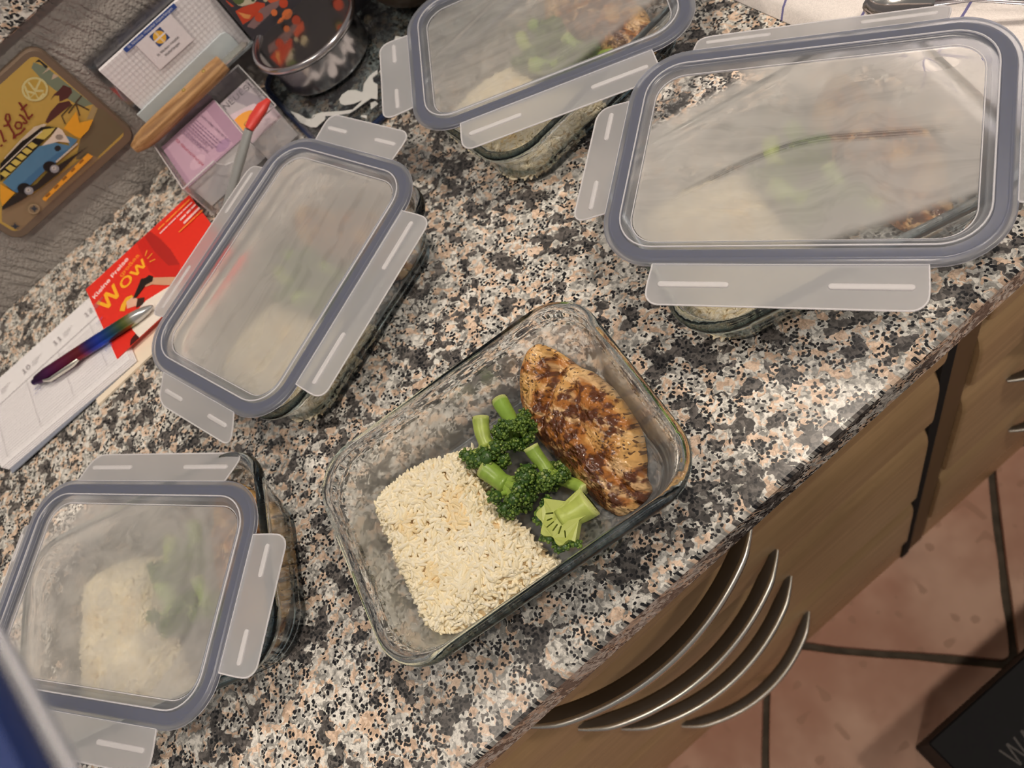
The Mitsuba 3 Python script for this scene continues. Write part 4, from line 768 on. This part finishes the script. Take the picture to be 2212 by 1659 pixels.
# wooden handled knife lying along the back of the tray
kn = thing('wooden_knife', 'knife with a brown riveted wooden handle lying across the back of the acrylic tray', 'knife')
t = np.linspace(0, 1, 13); hp = np.c_[-0.1165 + 0.117 * t, 0.7390 + 0.006 * t - 0.001 * np.sin(math.pi * t), 0.0500 + 0.001 * t]
obj('handle', tube(hp, np.r_[0.0045, 0.0080, np.full(9, 0.0094) + 0.0004 * np.sin(np.linspace(0, 6, 9)), 0.0092, 0.0084], 16, flat=0.95), 'handle_wood', kn, smooth=60, label='grained wooden handle')
for tt in (0.62, 0.84):
    c = np.array([-0.1165 + 0.117 * tt, 0.7365 + 0.006 * tt, 0.0510 + 0.0086])
    obj('rivet', lathe([(0.0, 0.0008), (0.0014, 0.0006), (0.0018, 0.0), (0.0018, -0.001)], 14), 'brass', kn, tr(*c), label='brass rivet')
obj('blade', slab([(0.0005, 0.7400), (0.008, 0.7395), (0.027, 0.7395), (0.031, 0.7435), (0.027, 0.7500), (0.0005, 0.7500)], 0.0505, 0.0516), 'brushed_steel', kn, smooth=False)

# food package, glass board, steel tin, bowl
fp = thing('food_package', 'dark package with red food picture standing against the wall right of the memo block', 'package')
obj('carton', box(0.0365, 0.195, 0.7440, 0.7700, 0.0, 0.112, 0.0008), plain(0.035, 0.033, 0.038, 0.4), fp, smooth=False)
pr = Print(); pr.rect(0.0370, 0.001, 0.1945, 0.1115, (62, 58, 64)); pr.art(PACKAGE_ART)
for i in range(26):
    a, b = 0.05 + 0.12 * rng.random(), 0.02 + 0.08 * rng.random()
    pr.poly(circle(a, b, rng.uniform(0.002, 0.007), 9), [(200, 78, 52), (222, 120, 70), (92, 104, 66), (196, 180, 150)][i % 4])
pr.text('CHEF', (0.125, 0.030), (0.150, 0.030), (215, 212, 214), h=0.006)
pr.build('picture', fp, vert(0.7438), label='printed picture of red prawns and herbs')
gb = thing('glass_board', 'clear glass board with white frosted leaf ornament under the steel tin', 'glass board')
q = rrect(0.140, 0.0890, 0.03, 10) + [0.1550, 0.6740]
obj('pane', loft([np.c_[q, np.full(len(q), 0.0007)], np.c_[q, np.full(len(q), 0.0078)]], caps=(True, True)), 'board_glass', gb, smooth=False)
obj('edge', tube(np.c_[np.vstack([q, q[:1]]), np.full(len(q) + 1, 0.0042)], 0.0030, 8), plain(0.01, 0.02, 0.06, 0.15), gb, smooth=50, label='dark blue glass edge')
ms = []
for col, pts in ORNAMENT:
    g = sg.Polygon(pts).buffer(0).buffer(0.0006).buffer(-0.0006)
    ms.append(slab(g, 0.0079, 0.0083))
gx = [slab([(0.130 + 0.030 * t * math.cos(a) - 0.007 * math.sin(math.pi * t) * s * math.sin(a), 0.628 + 0.030 * t * math.sin(a) + 0.007 * math.sin(math.pi * t) * s * math.cos(a)) for s, tt in ((1, np.linspace(0.1, 1, 10)), (-1, np.linspace(0.98, 0.12, 10))) for t in tt], 0.0079, 0.0083) for a in (0.5, 1.35, 2.2, 3.0)]
obj('ornament', cat_meshes(ms + gx), 'frost', gb, smooth=False, label='white frosted leaf ornament')
tin = thing('steel_tin', 'round polished steel tin with a mirror lid on the glass board', 'tin')
TC = tr(0.0775, 0.7055, 0.0084)
obj('body', lathe([(0.0, 0.0), (0.0440, 0.0), (0.0468, 0.0012), (0.0480, 0.004), (0.0480, 0.0330)], 72), 'steel', tin, TC, smooth=40)
obj('lid_rim', lathe([(0.0480, 0.0325), (0.0505, 0.0325), (0.0545, 0.0345), (0.0562, 0.0375), (0.0552, 0.0405), (0.0525, 0.0415), (0.0505, 0.0400), (0.0498, 0.0375)], 72), 'steel', tin, TC, smooth=60, label='rounded chrome rim')
obj('lid_top', lathe([(0.0498, 0.0375), (0.0490, 0.0372), (0.0, 0.0372)], 72), 'mirror_steel', tin, TC, smooth=40, label='mirror-polished lid top')
bb = obj('brown_bowl', lathe([(0.0, 0.0), (0.034, 0.0), (0.040, 0.003), (0.058, 0.020), (0.072, 0.045), (0.078, 0.075), (0.076, 0.0755), (0.070, 0.046), (0.055, 0.021), (0.036, 0.006), (0.0, 0.006)], 64), 'brown_glaze', M=tr(0.190, 0.685, 0.0084, 0, 0, 0, 0.70), smooth=40, label='dark brown glossy bowl on the glass board at the top edge of the picture', cat='bowl')

# towel with bowl and spoon at the upper right
def towel():
    n = 90; U, V = np.meshgrid(np.linspace(0, 1, n), np.linspace(0, 1, n), indexing='ij')
    x = 0.326 + 0.30 * U + 0.016 * (meshkit.noise(np.stack([V * 4, V * 0, U * 0], -1)) - 0.5) * (1 - U); y = 0.150 + 0.38 * V + 0.02 * (meshkit.noise(np.stack([U * 4, U * 0 + 3, U * 0], -1)) - 0.5)
    e = np.minimum(np.minimum(U, 1 - U) * 0.30, np.minimum(V, 1 - V) * 0.38)
    z = 0.0035 + 0.0075 * np.clip(e / 0.010, 0, 1) ** 0.5 + 0.011 * meshkit.noise(np.stack([x * 26 + y * 9, y * 12, U * 0], -1)) * np.clip(e / 0.02, 0, 1)
    z = np.where(e <= 1e-9, 0.0006, z)
    d = np.hypot(x - 0.452, y - 0.312); z = np.where(d < 0.075, np.minimum(z, 0.010), z)
    v = np.c_[x.ravel(), y.ravel(), z.ravel()]; ids = np.arange(n * n).reshape(n, n); q = np.stack([ids[:-1, :-1], ids[1:, :-1], ids[1:, 1:], ids[:-1, 1:]], -1).reshape(-1, 4)
    a = 0.30; uv = np.c_[(x * math.cos(a) + y * math.sin(a)).ravel(), (-x * math.sin(a) + y * math.cos(a)).ravel()]
    return (v, np.vstack([q[:, [0, 1, 2]], q[:, [0, 2, 3]]])), uv
tw, tuv = towel()
obj('kitchen_towel', tw, 'towel_cloth', smooth=True, uv=tuv, label='white kitchen towel with dark blue lines at the upper right corner', cat='towel')
obj('steel_bowl', lathe([(0.0, 0.0), (0.045, 0.0), (0.058, 0.004), (0.070, 0.014), (0.079, 0.032), (0.084, 0.060), (0.087, 0.061), (0.0865, 0.063), (0.082, 0.061), (0.076, 0.033), (0.066, 0.016), (0.045, 0.003), (0.0, 0.003)], 64), 'steel', M=tr(0.452, 0.312, 0.0125), smooth=40, label='shiny steel bowl on the kitchen towel, cut off by the top edge', cat='bowl')
sp = thing('spoon', 'steel spoon half hidden under the right lid on the kitchen towel', 'spoon')
a = np.arange(28) * 2 * np.pi / 28
obj('bowl', loft([np.c_[0.021 * s * np.cos(a), 0.014 * s * np.sin(a), np.full(28, z)] for s, z in ((1.0, 0.0045), (1.06, 0.0050), (1.02, 0.0042), (0.8, 0.0012), (0.4, -0.0005))], caps=(False, True)), 'mirror_steel', sp, tr(0.345, 0.283, 0.0225, -62), smooth=60)
obj('stem', tube(np.array([(0.020, 0, 0.0045), (0.040, 0, 0.0075), (0.075, 0, 0.004), (0.105, 0, -0.001)]), [0.0030, 0.0022, 0.0028, 0.0038], 8, flat=0.5), 'steel', sp, tr(0.345, 0.283, 0.0225, -62), smooth=60)

# papers at the left
obj('envelope', slab([(-0.2775, 0.5560), (-0.125, 0.5615), (-0.125, 0.66), (-0.274, 0.668)], 0.0003, 0.0022), 'paper_cream', smooth=False, label='cream envelope sticking out below the red flyer', cat='envelope')
pl = thing('planner', 'open week planner with printed numbers and handwriting at the left edge', 'planner')
PQ = [(-0.384, 0.677), (-0.228, 0.6765), (-0.231, 0.5660), (-0.379, 0.5735)]
obj('cover', slab([(-0.386, 0.679), (-0.226, 0.678), (-0.230, 0.5635), (-0.3745, 0.5640)], 0.0023, 0.0032), plain(0.22, 0.24, 0.30, 0.5), pl, smooth=False)
for i in range(4):
    o = 0.0012 * (3 - i)
    obj('page', slab([(x + o * 0.8, y - o * 0.9) for x, y in PQ], 0.0033 + 0.0011 * i, 0.0043 + 0.0011 * i), 'paper_white', pl, smooth=False)
pr = Print(); K_ = (186, 180, 186)
for i in range(20): pr.line((-0.377, 0.5775 + 0.0033 * i), (-0.232, 0.5705 + 0.0035 * i), 0.00030, K_)
pr.line((-0.382, 0.6435), (-0.229, 0.6450), 0.0006, (150, 146, 152))
for k, s in enumerate(('9', '10', '11', '12')):
    xx = -0.3700 + 0.0392 * k
    pr.text(s, (xx, 0.6535), (xx + (0.0045 if s == '9' else 0.0090), 0.6545), (135, 128, 132), h=0.0062)
    for j in range(3): pr.line((xx + 0.0115, 0.6590 - 0.0026 * j), (xx + 0.0235 - 0.003 * j, 0.6592 - 0.0026 * j), 0.0005, (160, 154, 158))
    pr.line((xx + 0.001, 0.6435), (xx + 0.0005, 0.578), 0.0003, (170, 165, 170))
INK = (92, 100, 172)
def scribble(x, y, n, s, seed):
    r = np.random.default_rng(seed); p = (x, y)
    for i in range(n):
        q = (x + s * i * 0.45 + r.uniform(-s, s) * 0.3, y + r.uniform(-s, s) * 0.8); pr.line(p, q, 0.00035, INK) if i else None; p = q
for sx, sy, sd in ((-0.3240, 0.6290, 1), (-0.3250, 0.6230, 2), (-0.3255, 0.6170, 3), (-0.2450, 0.6330, 4), (-0.2475, 0.6010, 5), (-0.2470, 0.5960, 6), (-0.2465, 0.5915, 7)): scribble(sx, sy, 11, 0.0020, sd)
pr.build('print', pl, flat(0.0077), label='printed numbers, ruled lines and blue handwriting')
fy = thing('flyer', 'red advertising flyer with yellow and white lettering beside the pen', 'flyer')
FQ = [(-0.2415, 0.6885), (-0.108, 0.6900), (-0.104, 0.5800), (-0.2410, 0.5770)]
obj('sheet', slab(FQ, 0.0080, 0.0086), 'paper_red', fy, smooth=False)
pr = Print(); RED = (226, 52, 40)
pr.poly(FQ, RED); pr.poly([(-0.159, 0.6888), (-0.1545, 0.672), (-0.1505, 0.6445), (-0.150, 0.617), (-0.158, 0.602), (-0.172, 0.610), (-0.178, 0.640), (-0.176, 0.6886)], (206, 42, 36))
pr.poly([(-0.159, 0.6888), (-0.1545, 0.672), (-0.1505, 0.6445), (-0.150, 0.617), (-0.160, 0.628), (-0.165, 0.66), (-0.166, 0.6886)], (178, 40, 36))
pr.text('Kleine Preise', (-0.2372, 0.6665), (-0.1900, 0.6775), (248, 226, 224), h=0.0056, bold=True)
pr.text('großes', (-0.2043, 0.6635), (-0.1790, 0.6700), (242, 140, 44), h=0.0054, bold=True)
pr.text('W', (-0.2335, 0.6400), (-0.2095, 0.6450), (250, 180, 46), h=0.0195, bold=True); pr.text('O', (-0.2075, 0.6455), (-0.1945, 0.6480), (250, 180, 46), h=0.0135, bold=True); pr.text('W', (-0.1935, 0.6480), (-0.1755, 0.6515), (250, 180, 46), h=0.0120, bold=True)
for a, b in (((-0.1743, 0.6632), (-0.1702, 0.6680)), ((-0.1739, 0.6572), (-0.1673, 0.6585)), ((-0.1735, 0.6513), (-0.1675, 0.6482))): pr.line(a, b, 0.0011, (250, 170, 60))
pr.poly([(-0.2199, 0.6253), (-0.2166, 0.6303), (-0.209, 0.6344), (-0.2026, 0.6312), (-0.2025, 0.6275), (-0.2087, 0.6289), (-0.2131, 0.6242), (-0.2157, 0.6203)], (240, 176, 52))
pr.poly([(-0.2105, 0.6290), (-0.203, 0.6281), (-0.1984, 0.6184), (-0.203, 0.6141), (-0.2126, 0.6205)], (226, 178, 156)); pr.poly([(-0.1995, 0.6215), (-0.1935, 0.616), (-0.197, 0.609), (-0.205, 0.6125)], (58, 38, 34))
pr.poly([(-0.1933, 0.6103), (-0.1739, 0.6048), (-0.160, 0.600), (-0.160, 0.5782), (-0.214, 0.5772), (-0.2165, 0.592), (-0.2148, 0.6045), (-0.202, 0.609)], (236, 226, 216)); pr.poly([(-0.225, 0.5775), (-0.214, 0.5772), (-0.2155, 0.585), (-0.222, 0.583)], (70, 30, 28))
pr.poly([(-0.1782, 0.6296), (-0.1634, 0.6122), (-0.152, 0.598), (-0.158, 0.592), (-0.171, 0.6083), (-0.1817, 0.6226), (-0.1879, 0.626), (-0.1876, 0.6308)], (206, 158, 128))
pr.poly([(-0.2035, 0.6257), (-0.1879, 0.640), (-0.1842, 0.6365), (-0.1795, 0.6359), (-0.1769, 0.630), (-0.1796, 0.6251), (-0.1872, 0.6278), (-0.2001, 0.6236)], (34, 28, 28))
OR, WH = (250, 140, 60), (250, 200, 200)
def words(a, b, h, col, cuts):
    a, b = np.array(a), np.array(b)
    for s, e in cuts: pr.line(tuple(a + (b - a) * s), tuple(a + (b - a) * e), h, col)
words((-0.1508, 0.6803), (-0.1099, 0.6822), 0.0024, OR, ((0, 0.2), (0.24, 0.62), (0.64, 1)))
words((-0.1513, 0.6733), (-0.1093, 0.6761), 0.0019, WH, ((0, 0.24), (0.26, 0.5), (0.52, 0.7), (0.72, 1)))
words((-0.1281, 0.6670), (-0.1076, 0.6692), 0.0028, WH, ((0, 0.36), (0.42, 0.68), (0.72, 1)))
words((-0.1268, 0.6592), (-0.1062, 0.6610), 0.0032, WH, ((0, 1),))
words((-0.1350, 0.6538), (-0.1048, 0.6546), 0.0018, OR, ((0, 0.7), (0.72, 1)))
pr.build('print', fy, flat(0.0087), label='white and yellow lettering with a person looking through binoculars')
# iridescent ballpoint pen
pen = thing('ballpoint_pen', 'shiny rainbow-coloured ballpoint pen lying across the planner and the red flyer', 'pen')
A_, B_ = np.array([-0.3195, 0.6240, 0.0148]), np.array([-0.1880, 0.5900, 0.0148])
t = np.r_[0, 0.01, 0.035, 0.04, 0.09, 0.10, np.linspace(0.12, 0.84, 20), 0.86, 0.90, 0.95, 0.985, 1.0]
rad = np.interp(t, [0, 0.01, 0.035, 0.04, 0.1, 0.12, 0.5, 0.84, 0.9, 0.96, 1.0], [0.0022, 0.0028, 0.0028, 0.0046, 0.0054, 0.0058, 0.0062, 0.0058, 0.0050, 0.0036, 0.0014])
cs = np.array([(60, 30, 90), (50, 20, 60), (90, 20, 90), (120, 15, 70), (130, 25, 30), (40, 40, 130), (20, 60, 190), (10, 80, 120), (70, 100, 50), (150, 150, 70), (200, 200, 200)]) ; st = [0, 0.06, 0.14, 0.28, 0.42, 0.50, 0.58, 0.68, 0.76, 0.83, 0.86]
cc = np.stack([np.interp(t, st, lin(cs)[:, k]) for k in range(3)], -1)
v, f = tube(A_ + (B_ - A_) * t[:, None], rad, 18)
obj('barrel', (v, f), principled(base_color={'type': 'mesh_attribute', 'name': 'vertex_color'}, roughness=0.16, metallic=0.75, clearcoat=0.8), pen, smooth=True, color=np.vstack([np.repeat(cc, 18, 0), cc[:1], cc[-1:]]))
d = (B_ - A_) / np.linalg.norm(B_ - A_); sd = np.array([d[1], -d[0], 0])
obj('clip', tube(np.array([A_ + d * 0.013 + sd * 0.0058, A_ + d * 0.020 + sd * 0.0092, A_ + d * 0.045 + sd * 0.0082, A_ + d * 0.052 + sd * 0.0064]), [0.0012, 0.0016, 0.0016, 0.0010], 8, flat=1.6), 'brushed_steel', pen, smooth=50, label='steel clip')
